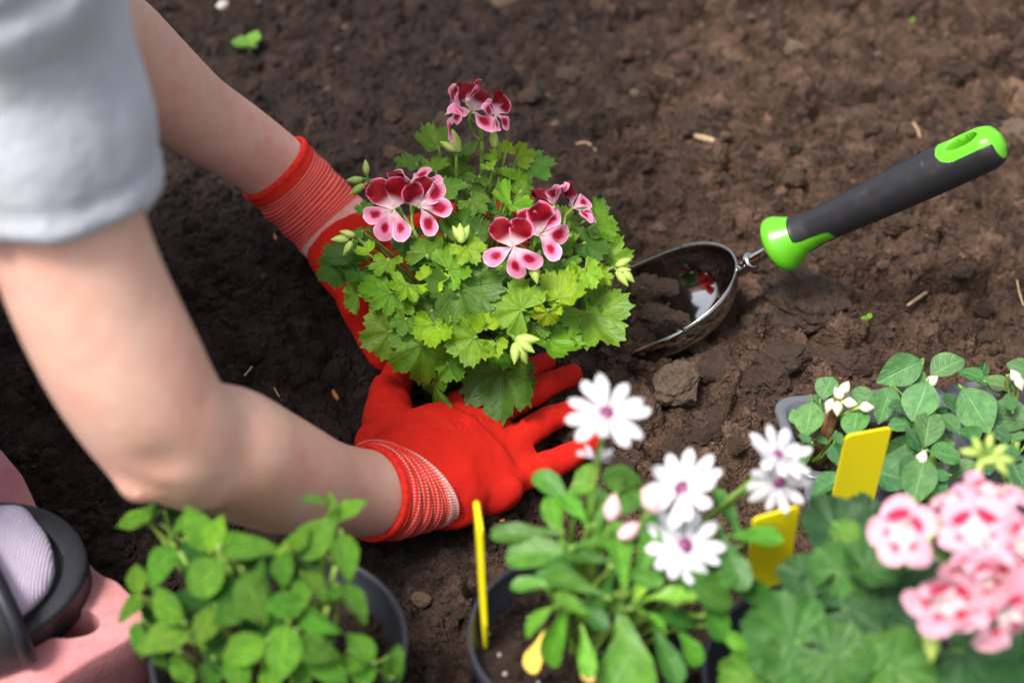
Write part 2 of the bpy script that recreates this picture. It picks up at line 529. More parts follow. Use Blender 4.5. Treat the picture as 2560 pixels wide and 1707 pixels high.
def cuff_material():
    """red ribbed cuff with rows of white stitches and a dense white band at its hand end"""
    k = NB('red_cuff_knit')
    u, v = k.uv()
    nz = k.noise(k.obj(), 60, 3, 0.6)
    rows = k.math('FRACT', k.math('MULTIPLY', v, 21.0))
    rowm = k.math('MULTIPLY', k.ramp(rows, 0.42, 0.54), k.ramp(rows, 0.84, 0.96, 1.0, 0.0))
    col = k.math('FRACT', k.math('MULTIPLY', u, 96.0))
    colm = k.math('MULTIPLY', k.ramp(col, 0.30, 0.44), k.ramp(col, 0.86, 0.98, 1.0, 0.0))
    stitch = k.math('MULTIPLY', k.math('MULTIPLY', rowm, colm), 0.5)
    band = k.ramp(v, 0.80, 0.82)
    col2 = k.math('FRACT', k.math('MULTIPLY', u, 96.0))
    bandm = k.math('MULTIPLY', k.math('MULTIPLY', k.ramp(col2, 0.25, 0.45), band), 0.82)
    f = k.math('MAXIMUM', bandm, k.math('MULTIPLY', stitch, k.math('SUBTRACT', 1.0, band)))
    f = k.math('MULTIPLY', f, k.ramp(v, 0.08, 0.12))
    f = k.math('MULTIPLY', f, k.ramp(nz, 0.2, 0.5, 0.6, 1.0))
    c = k.mix(f, k.mix(k.ramp(nz, 0.3, 0.7), (0.54, 0.018, 0.010), (0.66, 0.028, 0.014)), (0.74, 0.62, 0.55))
    k.bs(Base_Color=c, Roughness=0.8, Specular_IOR_Level=0.2, Normal=k.bump(k.math('ADD', k.math('MULTIPLY', rowm, 0.6), colm), 0.0006, 0.6))
    return k.m
M_CUFF = cuff_material()
M_HEM = simple('red_hem', (0.66, 0.022, 0.012), 0.85, noise_amt=0.2, scale=300, bump=0.5, bdist=0.001, spec=0.2)

def sock_material():
    k = NB('lilac_sock')
    ob = k.obj()
    wv = k.n('TexWave', {'wave_type': 'BANDS', 'bands_direction': 'X'}, Scale=190.0, Distortion=1.2, Vector=ob)
    wv.inputs['Detail Scale'].default_value = 2.0
    nz = k.noise(ob, 40, 3)
    c = k.mix(k.ramp(nz, 0.3, 0.7), (0.55, 0.47, 0.62), (0.62, 0.55, 0.68))
    c = k.mix(k.ramp(wv.outputs[1], 0.0, 0.5, 0.3, 0.0), c, (0.38, 0.31, 0.46))
    k.bs(Base_Color=c, Roughness=0.9, Sheen_Weight=0.3, Specular_IOR_Level=0.15, Normal=k.bump(wv.outputs[1], 0.0008, 0.7))
    return k.m
M_SOCK = sock_material()
M_SANDAL = simple('navy_black_foam', (0.0085, 0.009, 0.015), 0.5, noise_amt=0.25, scale=200, bump=0.25, bdist=0.0006)
M_STRAP = simple('worn_black_strap', (0.017, 0.0165, 0.017), 0.55, noise_amt=0.45, scale=50, bump=0.2)
M_STRAPGREY = simple('grey_strap_patch', (0.24, 0.26, 0.27), 0.6, noise_amt=0.2, scale=70)

def paver_material():
    k = NB('pink_concrete')
    ob = k.obj()
    n1, n2, n3 = k.noise(ob, 24, 5, 0.65), k.noise(ob, 240, 4, 0.65), k.noise(ob, 60, 3)
    c = k.mix(k.ramp(n1, 0.3, 0.7), (0.38, 0.145, 0.150), (0.50, 0.225, 0.230))
    c = k.mix(k.ramp(n2, 0.56, 0.8, 0.0, 0.7), c, (0.32, 0.10, 0.105))
    c = k.mix(k.ramp(n3, 0.70, 0.76, 0.0, 0.55), c, (0.60, 0.25, 0.11))
    k.bs(Base_Color=c, Roughness=0.88, Specular_IOR_Level=0.25, Normal=k.bump(k.math('ADD', k.math('MULTIPLY', n2, 0.6), n1), 0.003, 0.45))
    return k.m
M_PAVER = paver_material()

def plastic(name, col, rough, dirt=0.0):
    k = NB(name)
    ob = k.obj()
    nz = k.noise(ob, 70, 5, 0.7)
    n2 = k.noise(ob, 380, 3, 0.6)
    c = (*col, 1)
    if dirt:
        c = k.mix(k.ramp(nz, 0.56, 0.75, 0.0, dirt), c, (0.12, 0.085, 0.06))
        k.bs(Base_Color=c)
    else:
        k.bs(Base_Color=c)
    k.bs(Roughness=k.ramp(nz, 0.3, 0.7, rough - 0.07, rough + 0.09), Normal=k.bump(n2, 0.0002, 0.25))
    return k.m
M_POT = plastic('black_pot_plastic', (0.022, 0.025, 0.034), 0.36, 0.35)
M_TRAY = plastic('black_tray_plastic', (0.095, 0.10, 0.115), 0.30, 0.35)
M_LABEL = plastic('yellow_label_plastic', (0.90, 0.77, 0.006), 0.40, 0.03)
M_LIME = plastic('lime_green_plastic', (0.095, 0.385, 0.012), 0.30, 0.16)
M_GRIP = plastic('charcoal_rubber', (0.0125, 0.0125, 0.015), 0.42, 0.14)

def steel_material():
    k = NB('polished_steel')
    nz = k.noise(k.obj(), 60, 5, 0.7)
    k.bs(Base_Color=k.mix(k.ramp(nz, 0.66, 0.74, 0.0, 0.6), (0.50, 0.49, 0.48), (0.22, 0.17, 0.13)), Metallic=1.0,
         Roughness=k.ramp(nz, 0.58, 0.74, 0.07, 0.4))
    return k.m
M_STEEL = steel_material()


# ------------------------------------------------------------------ where the trowel lies (the soil is hollowed under its scoop)
TB = gp(1841, 661, 0.052)
best = min((pix(2518, 345, d) for d in np.linspace(1.0, 1.3, 301)), key=lambda e: abs(np.linalg.norm(e - TB) - 0.222) + (0.05 if e[2] < 0.1 else 0))
tx = nrm(best - TB)
ty = np.array([0, 1.0, 0]); ty = nrm(ty - tx * np.dot(ty, tx))
tz = np.cross(tx, ty)
TM = frame(TB, tx, ty, tz)
bx_ = nrm(TB - gp(1545, 784, -0.001)); by_ = nrm(np.array([0, 1.0, 0]) - bx_ * bx_[1]); bz_ = np.cross(bx_, by_)
TMB = frame(TB, bx_, by_, bz_)
def trowel_blade():
    V, F = [], []
    ns, na = 60, 40
    L = 0.162
    for i in range(ns):
        s = (i / (ns - 1)) ** 1.6
        x = -s * L
        b = 1 - (1 - min(1, s / 0.42)) ** 2.3
        w = 0.0505 * max(b, 0) ** 0.52
        h = 0.040 * max(b, 0) ** 0.60
        if s > 0.62:
            q = (s - 0.62) / 0.38
            w *= math.sqrt(max(0.02, 1 - q ** 2.2)); h *= (1 - 0.55 * q)
        for j in range(na):
            p = -math.pi / 2 + math.pi * j / (na - 1)
            V.append((x - 0.004 * (1 - abs(math.sin(p))) * 0, w * math.sin(p), -h * math.cos(p) ** 0.85))
    for i in range(ns - 1):
        for j in range(na - 1):
            a = i * na + j
            F.append((a, a + 1, a + na + 1, a + na))
    return V, F

# ------------------------------------------------------------------ the ground
GX0, GX1, GY0, GY1 = -0.62, 0.62, -0.44, 0.74
NX, NY = 750, 715
gx = np.linspace(GX0, GX1, NX); gy = np.linspace(GY0, GY1, NY)
XX, YY = np.meshgrid(gx, gy, indexing='ij')
P2 = np.stack([XX.ravel(), YY.ravel(), np.zeros(NX * NY)], 1)
H = (fbm(P2 * 7.0, 3, 0.5, 3) * 0.0085).reshape(NX, NY)
mix_dry = np.clip((XX - 0.25 * YY + 0.10) / 0.26, 0, 1)          # the right of the bed is drier and cloddier
H += (fbm(P2 * 55.0, 3, 0.55, 11) * 0.0016).reshape(NX, NY)
WXf = (vnoise(P2 * 240, 21) * 0.0016 + vnoise(P2 * 90, 22) * 0.003).reshape(NX, NY)
WYf = (vnoise(P2 * 240, 23) * 0.0016 + vnoise(P2 * 90, 24) * 0.003).reshape(NX, NY)
dxg, dyg = gx[1] - gx[0], gy[1] - gy[0]
Hs = H.copy()
TG = np.zeros_like(H)
for pas, (cnt, r0, r1) in enumerate(((1500, 0.010, 0.034), (6500, 0.0038, 0.0105), (17000, 0.0018, 0.0044))):
    for _ in range(cnt):
        cx, cy = rng.uniform(GX0, GX1), rng.uniform(GY0, GY1)
        i0, j0 = int((cx - GX0) / dxg), int((cy - GY0) / dyg)
        dry = mix_dry[min(i0, NX - 1), min(j0, NY - 1)]
        if pas == 0 and rng.random() > 0.25 + 0.75 * dry: continue
        r = r0 + (r1 - r0) * rng.random() ** 2.2
        if pas == 0: r *= 0.55 + 0.45 * dry
        m = int((r * 1.6 + 0.005) / dxg) + 1
        a, b, c, d = max(0, i0 - m), min(NX, i0 + m + 1), max(0, j0 - m), min(NY, j0 + m + 1)
        if b - a < 2 or d - c < 2: continue
        px, py = XX[a:b, c:d] - cx + WXf[a:b, c:d], YY[a:b, c:d] - cy + WYf[a:b, c:d]
        th = rng.uniform(0, math.pi); st = rng.uniform(0.65, 1.0)
        qx, qy = px * math.cos(th) + py * math.sin(th), (py * math.cos(th) - px * math.sin(th)) / st
        e = 1 - (qx * qx + qy * qy) / (r * r)
        z = np.where(e > 0, np.sqrt(np.maximum(e, 0)), -5) * r * rng.uniform(0.6, 0.95)
        for _k in range(3):
            ph = rng.uniform(0, 2 * math.pi); sl = rng.uniform(0.15, 0.9)
            z = np.minimum(z, r * rng.uniform(0.4, 0.9) - sl * (qx * math.cos(ph) + qy * math.sin(ph)))
        base = H[min(i0, NX - 1), min(j0, NY - 1)] - r * rng.uniform(0.0, 0.35)
        z = z * (1.35 if pas == 0 else 1.15)
        new = np.where(e > 0, base + z, -1)
        up_ = new > Hs[a:b, c:d]
        Hs[a:b, c:d] = np.where(up_, new, Hs[a:b, c:d])
        tv0 = rng.normal() * (0.20 if pas < 2 else 0.26) + (0.5 if rng.random() < 0.05 else 0)
        TG[a:b, c:d] = np.where(up_, np.clip(0.5 * TG[a:b, c:d] + tv0, -0.45, 1.0), TG[a:b, c:d])
    H = Hs.copy()
def blur(A, m):
    for ax in (0, 1):
        c = np.cumsum(np.concatenate([np.repeat(A.take([0], ax), m + 1, ax), A, np.repeat(A.take([-1], ax), m, ax)], ax), ax)
        n_ = A.shape[ax]
        A = (c.take(range(2 * m + 1, 2 * m + 1 + n_), ax) - c.take(range(0, n_), ax)) / (2 * m + 1)
    return A
sharp = Hs - blur(blur(Hs, 5), 5)
H = Hs + sharp * np.where(sharp < 0, 1.1, 0.35)            # deepen the cracks between clods
H = H - H.mean() + 0.002
def bump_at(x, y, amp, sig):
    global H
    H = H + amp * np.exp(-((XX - x) ** 2 + (YY - y) ** 2) / (2 * sig * sig))
bump_at(-0.03, -0.01, 0.010, 0.05)       # soil heaped round the new plant
H += (vnoise(P2 * 420, 31) * 0.0006).reshape(NX, NY) + np.random.default_rng(77).normal(size=H.shape) * 0.00032
low = np.full_like(H, 9.0)
for (a, b, c) in trowel_blade()[0]:
    p_ = TB + bx_ * a + by_ * b + bz_ * c
    i0, j0 = int((p_[0] - GX0) / dxg), int((p_[1] - GY0) / dyg)
    if a > -0.088: low[i0 - 3:i0 + 4, j0 - 3:j0 + 4] = np.minimum(low[i0 - 3:i0 + 4, j0 - 3:j0 + 4], p_[2] - 0.004)
H = np.minimum(H, blur(np.where(low > 1, 0.03, low), 2) * (low < 1) + 9 * (low > 1))
edge = np.minimum(np.minimum(XX - GX0, GX1 - XX), np.minimum(YY - GY0, GY1 - YY))
def rough(P): return fbm(P * 7.0, 3, 0.5, 3) * 0.0085 + fbm(P * 26.0, 2, 0.5, 8) * 0.005 + fbm(P * 60.0, 3, 0.6, 9) * 0.0032
fade = np.clip(edge / 0.10, 0, 1); fade = fade * fade * (3 - 2 * fade)
H = H * fade + rough(P2).reshape(NX, NY) * (1 - fade)

def gz(x, y):
    i = min(max(int((x - GX0) / dxg), 0), NX - 1); j = min(max(int((y - GY0) / dyg), 0), NY - 1)
    return float(H[i, j])

def sit(px, py, lift=0.0):
    p = gp(px, py, 0.0)
    for _ in range(4):
        p = gp(px, py, gz(p[0], p[1]) + lift)
    return p

far = np.cumsum(0.0032 * 1.15 ** np.arange(56))
axx = np.concatenate([GX0 - far[::-1], gx, GX1 + far]); axy = np.concatenate([GY0 - far[::-1], gy, GY1 + far])
FX, FY = np.meshgrid(axx, axy, indexing='ij')
nf = len(far)
FZ = np.zeros_like(FX); FZ[nf:-nf, nf:-nf] = H
out = np.ones_like(FX, bool); out[nf:-nf, nf:-nf] = False
FZ[out] = rough(np.stack([FX[out], FY[out], FX[out] * 0], 1))
nxx, nyy = len(axx), len(axy)
idx = np.arange(nxx * nyy).reshape(nxx, nyy)
Q = np.stack([idx[:-1, :-1], idx[1:, :-1], idx[1:, 1:], idx[:-1, 1:]], -1).reshape(-1, 4)
me = bpy.data.meshes.new('ground')
me.vertices.add(nxx * nyy); me.vertices.foreach_set('co', np.stack([FX, FY, FZ], -1).ravel())
me.loops.add(Q.size); me.loops.foreach_set('vertex_index', Q.ravel().astype(np.int32))
me.polygons.add(len(Q)); me.polygons.foreach_set('loop_start', np.arange(0, Q.size, 4, dtype=np.int32))
me.polygons.foreach_set('use_smooth', np.zeros(len(Q), bool))
me.update(calc_edges=True)
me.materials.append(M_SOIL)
tg = np.zeros_like(FX); tg[nf:-nf, nf:-nf] = TG
at_ = me.attributes.new('tint', 'FLOAT', 'POINT'); at_.data.foreach_set('value', tg.ravel())
tag(link('ground', me), 'bed of dark crumbly garden soil, drier and browner beside the trowel', None, None, 'structure')

# loose crumbs: one mass
def ico(sub):
    bm = bmesh.new(); bmesh.ops.create_icosphere(bm, subdivisions=sub, radius=1.0)
    v = np.array([list(x.co) for x in bm.verts]); f = np.array([[q.index for q in p.verts] for p in bm.faces]); bm.free()
    return v, f

def merged(n, sub, rmin, rmax, region, seed, zfun, sink=0.3, power=2.0, keep=None):
    v0, f0 = ico(sub)
    r_ = np.random.default_rng(seed)
    VV, FF, TT = [], [], []
    o = 0
    for _ in range(n):
        x, y = r_.uniform(region[0], region[1]), r_.uniform(region[2], region[3])
        if keep and not keep(x, y, r_): continue
        r = rmin + (rmax - rmin) * r_.random() ** power
        a = v0 * (1 + 0.28 * vnoise(v0 * 1.6 + r_.uniform(0, 99, 3), 3)[:, None]) * np.array([1, r_.uniform(0.6, 1), r_.uniform(0.5, 0.85)]) * r
        q = r_.normal(size=4); q /= np.linalg.norm(q)
        R = np.array(Matrix(((1 - 2 * (q[2] ** 2 + q[3] ** 2), 2 * (q[1] * q[2] - q[3] * q[0]), 2 * (q[1] * q[3] + q[2] * q[0])),
                             (2 * (q[1] * q[2] + q[3] * q[0]), 1 - 2 * (q[1] ** 2 + q[3] ** 2), 2 * (q[2] * q[3] - q[1] * q[0])),
                             (2 * (q[1] * q[3] - q[2] * q[0]), 2 * (q[2] * q[3] + q[1] * q[0]), 1 - 2 * (q[1] ** 2 + q[2] ** 2)))))
        a = a @ R.T
        a += (x, y, zfun(x, y) + r * (0.6 - sink))
        VV.append(a); FF.append(f0 + o); o += len(a)
        TT.append(np.full(len(a), r_.choice([r_.uniform(-0.3, 0.15), r_.uniform(0.1, 0.9)], p=[0.72, 0.28])))
    VV, FF, TT = np.vstack(VV), np.vstack(FF), np.concatenate(TT)
    return VV, FF, TT

def tinted(name, V, F, T, mat, parent=None):
    me = mesh(name, V, F, mat, None, False)
    at = me.attributes.new('tint', 'FLOAT', 'POINT'); at.data.foreach_set('value', T)
    return link(name, me, parent)

REG = (GX0 + 0.02, GX1 - 0.02, GY0 + 0.04, GY1 - 0.03)
v1, f1, t1 = merged(8000, 1, 0.0013, 0.0062, REG, 41, gz, 0.35, 2.8)
v2, f2, t2 = merged(15000, 0, 0.0008, 0.0020, REG, 42, gz, 0.25, 1.5)
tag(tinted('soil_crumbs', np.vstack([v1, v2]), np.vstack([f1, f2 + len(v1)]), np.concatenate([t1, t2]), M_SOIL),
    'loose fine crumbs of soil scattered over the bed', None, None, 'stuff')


# ------------------------------------------------------------------ stones, clods, straw
def rock_variant(seed, sub=3, ang=4):
    v, f = ico(sub)
    r_ = np.random.default_rng(seed)
    v = v * (1 + 0.20 * fbm(v * 1.3 + r_.uniform(0, 50, 3), 2, 0.5, seed)[:, None])
    for _ in range(ang):
        n = nrm(r_.normal(size=3)); d = r_.uniform(0.55, 0.85)
        s = v @ n
        v = v - np.outer(np.maximum(s - d, 0) * 0.85, n)
    v = v * (1 + 0.16 * fbm(v * 3.4 + 3, 4, 0.66, seed + 9)[:, None])
    return v, f
ROCKS = [rock_variant(100 + i, 4) for i in range(7)]
rock_cache = {}
def rock(name, px, py, wpx, hr, mat, label, cat, group=None, var=None, sink=0.25, flat=0.8):
    var = random.randrange(len(ROCKS)) if var is None else var
    key = (var, mat.name)
    if key not in rock_cache: rock_cache[key] = mesh(name, *ROCKS[var], mat, None, False)
    p = sit(px, py)
    d = np.dot(p - CAM, AXF)
    r = wpx * d / FP / 2
    M = Matrix.Translation(Vector((p[0], p[1], p[2] + r * hr * (1 - 2 * sink)))) @ Matrix.Rotation(random.uniform(0, 6.28), 4, 'Z') @ Matrix.Diagonal((r, r * flat, r * hr, 1))
    return tag(link(name, rock_cache[key], None, M), label, cat, group)

for a in (
    ('soil_clod', 2012, 775, 225, 0.62, M_CLOD, 'large brown clod of earth below the green trowel collar', 'clod', 0),
    ('stone', 1692, 978, 138, 0.78, M_STONE, 'rough tan stone between the trowel blade and the seedling tray', 'stone', 1),
    ('soil_clod', 1432, 1092, 100, 0.6, M_CLOD, 'brown clod showing between two fingers of the spread red glove', 'clod', 2),
    ('soil_clod', 1840, 1122, 50, 0.7, M_CLOD, 'small brown clod between the white daisies and the seedling tray', 'clod', 3),
    ('stone', 1747, 876, 50, 0.7, M_STONE, 'pale tan pebble just under the trowel scoop', 'stone', 4),
    ('stone', 1985, 132, 60, 0.75, M_STONE, 'rounded grey-brown stone far behind the trowel handle', 'stone', 5),
    ('stone', 2292, 714, 40, 0.6, M_STONE, 'smooth tan pebble beside the straw stalk', 'stone', 6),
    ('soil_clod', 2458, 780, 58, 0.6, M_CLOD, 'flat brown clod behind the leafy seedlings', 'clod', 2),
    ('stone', 1872, 808, 44, 0.6, M_STONE, 'buff pebble against the back of the trowel scoop', 'stone', 3),
    ('stone', 1053, 1506, 46, 0.9, M_STONE, 'grey stone between the mint pot and the daisy pot', 'stone', 4),
    ('soil_clod', 1147, 1540, 52, 0.7, M_CLOD, 'small clod touching the rim of the daisy pot', 'clod', 5),
    ('stone', 1240, 1326, 42, 0.7, M_STONE, 'pebbly stone beside the thin yellow label and the glove heel', 'stone', 6),
    ('stone', 1255, 4, 74, 0.5, M_STONE, 'pale stone at the far edge of the bed behind the geranium', 'stone', 0),
    ('stone', 2540, 338, 90, 0.6, M_STONE, 'broad tan stone behind the end of the trowel handle', 'stone', 1),
    ('soil_clod', 1900, 672, 60, 0.7, M_CLOD, 'clod leaning on the trowel shaft', 'clod', 2),
    ('soil_clod', 1795, 935, 120, 0.5, M_CLOD, 'broad cracked clod beside the tan stone', 'clod', 0),
    ('soil_clod', 1960, 905, 150, 0.5, M_CLOD, 'wide brown clod behind the corner of the seedling tray', 'clod', 3),
    ('soil_clod', 2085, 905, 90, 0.5, M_CLOD, 'brown clod close behind the first seedling', 'clod', 5),
    ('soil_clod', 2150, 320, 130, 0.6, M_CLOD, 'rounded brown clod in front of the green hanging loop', 'clod', 5),
    ('soil_clod', 2062, 330, 60, 0.7, M_CLOD, 'round clod beside the big rounded clod behind the trowel', 'clod', 3),
    ('soil_clod', 2390, 190, 90, 0.6, M_CLOD, 'brown clod far beyond the trowel handle tip', 'clod', 0),
    ('soil_clod', 2360, 250, 70, 0.6, M_CLOD, 'lumpy clod behind the green hanging loop', 'clod', 2),
    ('soil_clod', 1720, 310, 70, 0.6, M_CLOD, 'dark lump of soil beside the pale husk', 'clod', 6),
    ('soil_clod', 124, 1190, 34, 0.8, M_DCLOD, 'small dark clod beside the black sandal toe', 'clod', 1),
    ('soil_clod', 252, 1242, 44, 0.7, M_DCLOD, 'dark clod in the gap between sandal and elbow', 'clod', 4),
    ('soil_clod', 298, 1252, 60, 0.7, M_DCLOD, 'larger dark clod close under the bent elbow', 'clod', 2),
    ('soil_clod', 352, 1336, 30, 0.8, M_DCLOD, 'tiny clod below the lowest mint leaf tip', 'clod', 3),
    ('soil_clod', 800, 880, 60, 0.6, M_DCLOD, 'dark clod on the soil between the two bare arms', 'clod', 5),
    ('soil_clod', 745, 960, 50, 0.6, M_DCLOD, 'dark clod above the forearm beside the curled root', 'clod', 6),
):
    rock(*a[:8], var=a[8])

r_ = np.random.default_rng(15)
for k in range(150):
    x, y = r_.uniform(430, 2550), 1240 * r_.random() ** 0.9
    dryc = x - 0.15 * (y - 850) > 1250 + r_.uniform(-250, 250)
    if not dryc and r_.random() < 0.55: continue
    if 1540 < x < 1860 and 560 < y < 900: continue
    w_ = r_.uniform(28, 60) + (60 * r_.random() ** 3 if dryc else 0)
    if dryc: rock('soil_clod', x, y, w_, r_.uniform(0.5, 0.8), M_CLOD, 'loose brown clod among others on the dry soil round the trowel', 'clod', 'loose clods on the dry soil', sink=0.3, flat=r_.uniform(0.65, 1))
    else: rock('soil_clod', x, y, w_ * 0.8, r_.uniform(0.5, 0.8), M_DCLOD, 'loose dark clod among others on the moist soil behind the arms', 'clod', 'loose clods on the moist soil', sink=0.3, flat=r_.uniform(0.65, 1))
r_ = np.random.default_rng(5)
for k in range(70):
    x = r_.uniform(60, 2540); y = 1250 * r_.random() ** 1.2
    if x < 1250 and r_.random() < 0.5: x += 1200
    if y > 900 and x > 1300 and x < 1950 and r_.random() < .5: y -= 400
    rock('pebble', x, y, r_.uniform(14, 30), 0.75, M_STONE, 'tiny tan pebble half sunk in the open soil', 'pebble', 'tiny pebbles over the soil')

def stick(name, pts, r, mat, label, cat, group=None):
    P = [[*sit(x, y, r * 0.9), r] for x, y in pts]
    m = P[len(P) // 2]; e = empty(name, m[:3], label, cat, group)
    P[0][3] *= 0.7; P[-1][3] *= 0.75
    z = max(q[2] for q in P)
    for q in P: q[2] = 0.5 * q[2] + 0.5 * z
    tube('stalk', P, mat, e, 7, 10)
stick('straw', [(2268, 764), (2320, 742), (2376, 712)], 0.0017, M_STRAW, 'pale straw stalk lying on the soil behind the seedlings', 'straw')
stick('straw', [(2282, 306), (2293, 325), (2299, 350)], 0.0015, M_STRAW, 'short bleached straw near the green hanging loop', 'straw')
stick('husk', [(1736, 347), (1760, 351), (1786, 353)], 0.0032, M_STRAW, 'blond seed husk on the soil far behind the trowel scoop', 'husk')
stick('twig', [(1440, 360), (1468, 358), (1490, 378)], 0.0010, M_STRAW, 'thin bent twig on the soil behind the geranium', 'twig')
stick('twig', [(2542, 700), (2548, 730), (2558, 765)], 0.0010, M_STRAW, 'thin brown twig beside the seedlings at the bed edge', 'twig')
stick('root', [(686, 970), (692, 985), (706, 1002)], 0.0008, M_STRAW, 'curled pale root on the dark soil above the forearm', 'root')
stick('straw', [(612, 938), (632, 933)], 0.0010, M_WHITE_BIT, 'white sliver of straw beside the inner elbow', 'straw')
stick('bark_chip', [(832, 978), (838, 990), (845, 998)], 0.0019, M_ORANGE, 'orange bark chip near the red thumb on dark soil', 'chip')
stick('bark_chip', [(1916, 288), (1928, 287)], 0.0018, M_ORANGE, 'round orange chip on the soil behind the trowel', 'chip')
stick('bark_chip', [(1250, 1305), (1262, 1299)], 0.0016, M_ORANGE, 'small orange chip beside the heel of the glove', 'chip')
stick('bark_chip', [(686, 588), (690, 600)], 0.0016, M_ORANGE, 'orange crumb on dark soil beside the glove cuff', 'chip')
rock('white_chip', 556, 18, 34, 0.6, M_WHITE_BIT, 'white chip on dark soil at the far edge of the bed', 'chip', var=2)
rock('white_chip', 818, 226, 16, 0.7, M_STONE, 'pale speck on the dark soil behind the forearm', 'chip', var=4)

# ------------------------------------------------------------------ pink paver
def prism(name, pts, z0, z1, mat, bev=0.004):
    bm = bmesh.new()
    vs_ = [bm.verts.new((x, y, z1)) for x, y in pts]
    f = bm.faces.new(vs_)
    if f.normal.z < 0: f.normal_flip()
    bm.normal_update()
    if f.normal.z < 0: bmesh.ops.reverse_faces(bm, faces=[f])
    ext = bmesh.ops.extrude_face_region(bm, geom=[f])
    for v in [g for g in ext['geom'] if isinstance(g, bmesh.types.BMVert)]: v.co.z = z0
    bmesh.ops.recalc_face_normals(bm, faces=bm.faces[:])
    ed = [e for e in bm.edges if all(abs(v.co.z - z1) < 1e-6 for v in e.verts)]
    bmesh.ops.bevel(bm, geom=ed, offset=bev, segments=3, profile=0.5, affect='EDGES')
    me = bpy.data.meshes.new(name); bm.to_mesh(me); bm.free()
    for p in me.polygons: p.use_smooth = abs(p.normal.z) < 0.98
    me.materials.append(mat)
    return me

PZ = 0.045
ol = [(-60, 1085), (0, 1118), (40, 1168), (78, 1235), (120, 1310), (180, 1362), (225, 1408), (262, 1432), (300, 1452), (335, 1485), (355, 1525), (357, 1552), (338, 1582), (270, 1622), (200, 1662), (100, 1730),
      (20, 1785), (-200, 1950), (-250, 1850), (-60, 1700), (0, 1652), (60, 1615), (120, 1590), (175, 1590), (222, 1580), (246, 1560), (240, 1536), (212, 1524), (165, 1530),
      (100, 1548), (0, 1590), (-200, 1620), (-260, 1400), (-250, 1180)]
sp = smoothpath(np.array([gp(x, y, PZ)[:2] for x, y in ol + ol[:1]]), 150)[:-1]
pav = link('paver', prism('paver', sp + (fbm(np.c_[sp * 60, sp[:, 0]], 2) * 0.0012)[:, None], -0.01, PZ, M_PAVER, 0.0026))
tag(pav, 'chipped pink concrete paver with a curved cut-out under the sandal', 'paver')

# ------------------------------------------------------------------ the gardener
person = empty('person', (-0.45, -0.15, 0.0), 'gardener crouching in grey T-shirt, red gloves and black slide sandals, planting a flower', 'person')

def px3(rows):
    return np.array([[*pix(x, y, d), r * d / FP] for x, y, d, r in rows])

ARM_R = np.vstack([[[-0.34, -0.20, 0.50, 0.05], [-0.285, -0.275, 0.508, 0.044]], px3([(-30, -160, 0.72, 230), (60, 150, 0.752, 215), (110, 380, 0.778, 205), (162, 570, 0.80, 200), (228, 747, 0.822, 200), (318, 925, 0.848, 197), (405, 1062, 0.878, 180),
             (478, 1110, 0.905, 166), (562, 1124, 0.93, 165), (630, 1156, 0.96, 160), (723, 1194, 1.0, 145), (816, 1220, 1.045, 122), (918, 1232, 1.085, 112), (1010, 1212, 1.115, 104), (1070, 1185, 1.13, 100)])])
SH_L = np.array([-0.36, -0.02, 0.51])
ARM_L = np.vstack([[*SH_L, 0.045], [-0.312, -0.022, 0.40, 0.038],
                   px3([(210, 18, 1.075, 126), (300, 112, 1.125, 126), (388, 200, 1.17, 121), (483, 282, 1.22, 110), (590, 352, 1.265, 101), (691, 424, 1.30, 92), (790, 520, 1.315, 86), (850, 585, 1.32, 84)])])
TORSO = [(-0.66, -0.16, 0.22), (-0.56, -0.15, 0.32), (-0.44, -0.145, 0.43), (-0.33, -0.14, 0.50), (-0.27, -0.14, 0.545), (-0.22, -0.135, 0.60)]
TS, TN = [0.16, 0.13, 0.145, 0.13, 0.055, 0.05], [0.11, 0.09, 0.10, 0.065, 0.05, 0.05]
LEG_R = [(-0.64, -0.22, 0.22, 0.085), (-0.52, -0.30, 0.34, 0.075), (-0.42, -0.345, 0.42, 0.055), (-0.43, -0.34, 0.27, 0.05), (-0.415, -0.335, 0.14, 0.035), (-0.385, -0.32, 0.098, 0.018), (-0.345, -0.31, 0.092, 0.012)]
LEG_L = [(-0.66, -0.09, 0.22, 0.085), (-0.60, -0.02, 0.32, 0.075), (-0.56, 0.03, 0.38, 0.055), (-0.60, 0.03, 0.24, 0.05), (-0.615, 0.03, 0.10, 0.035), (-0.585, 0.045, 0.055, 0.018), (-0.545, 0.055, 0.048, 0.012)]

ts_ = smoothpath(np.c_[np.array(TORSO), TS, TN], 30)
torso = loft(ts_[:, :3], ts_[:, 3], ts_[:, 4], (-0.6, 0, 0.8), 32)[:2]
# the near arm: sleeve opening to glove, with elbow point, inner crease and forearm muscle
armR = capsule_chain(ARM_R, 110, 36)
extra = [ellipsoid(pix(352, 1196, 0.868), (0.014, 0.014, 0.014)), ellipsoid(pix(598, 1016, 0.935), (0.010, 0.010, 0.010)),
         ellipsoid(pix(500, 1215, 0.90), (0.016, 0.016, 0.016))]
hc = np.array([-0.165, -0.125, 0.675])
head = [ellipsoid(hc, (0.088, 0.072, 0.105)), ellipsoid(hc + (0.06, 0, -0.045), (0.04, 0.045, 0.05)), ellipsoid(hc + (0.098, 0, -0.02), (0.014, 0.012, 0.022))]
for s in (-1, 1): head.append(ellipsoid(hc + (-0.01, s * 0.074, -0.01), (0.018, 0.007, 0.03)))
body = join([armR, capsule_chain(ARM_L, 70, 30), torso, capsule_chain(np.array(LEG_R), 50, 20), capsule_chain(np.array(LEG_L), 50, 20)] + extra + head)
bv, bf = remesh(*body, 0.0045, 12)
bn = vnormals(bv, bf)
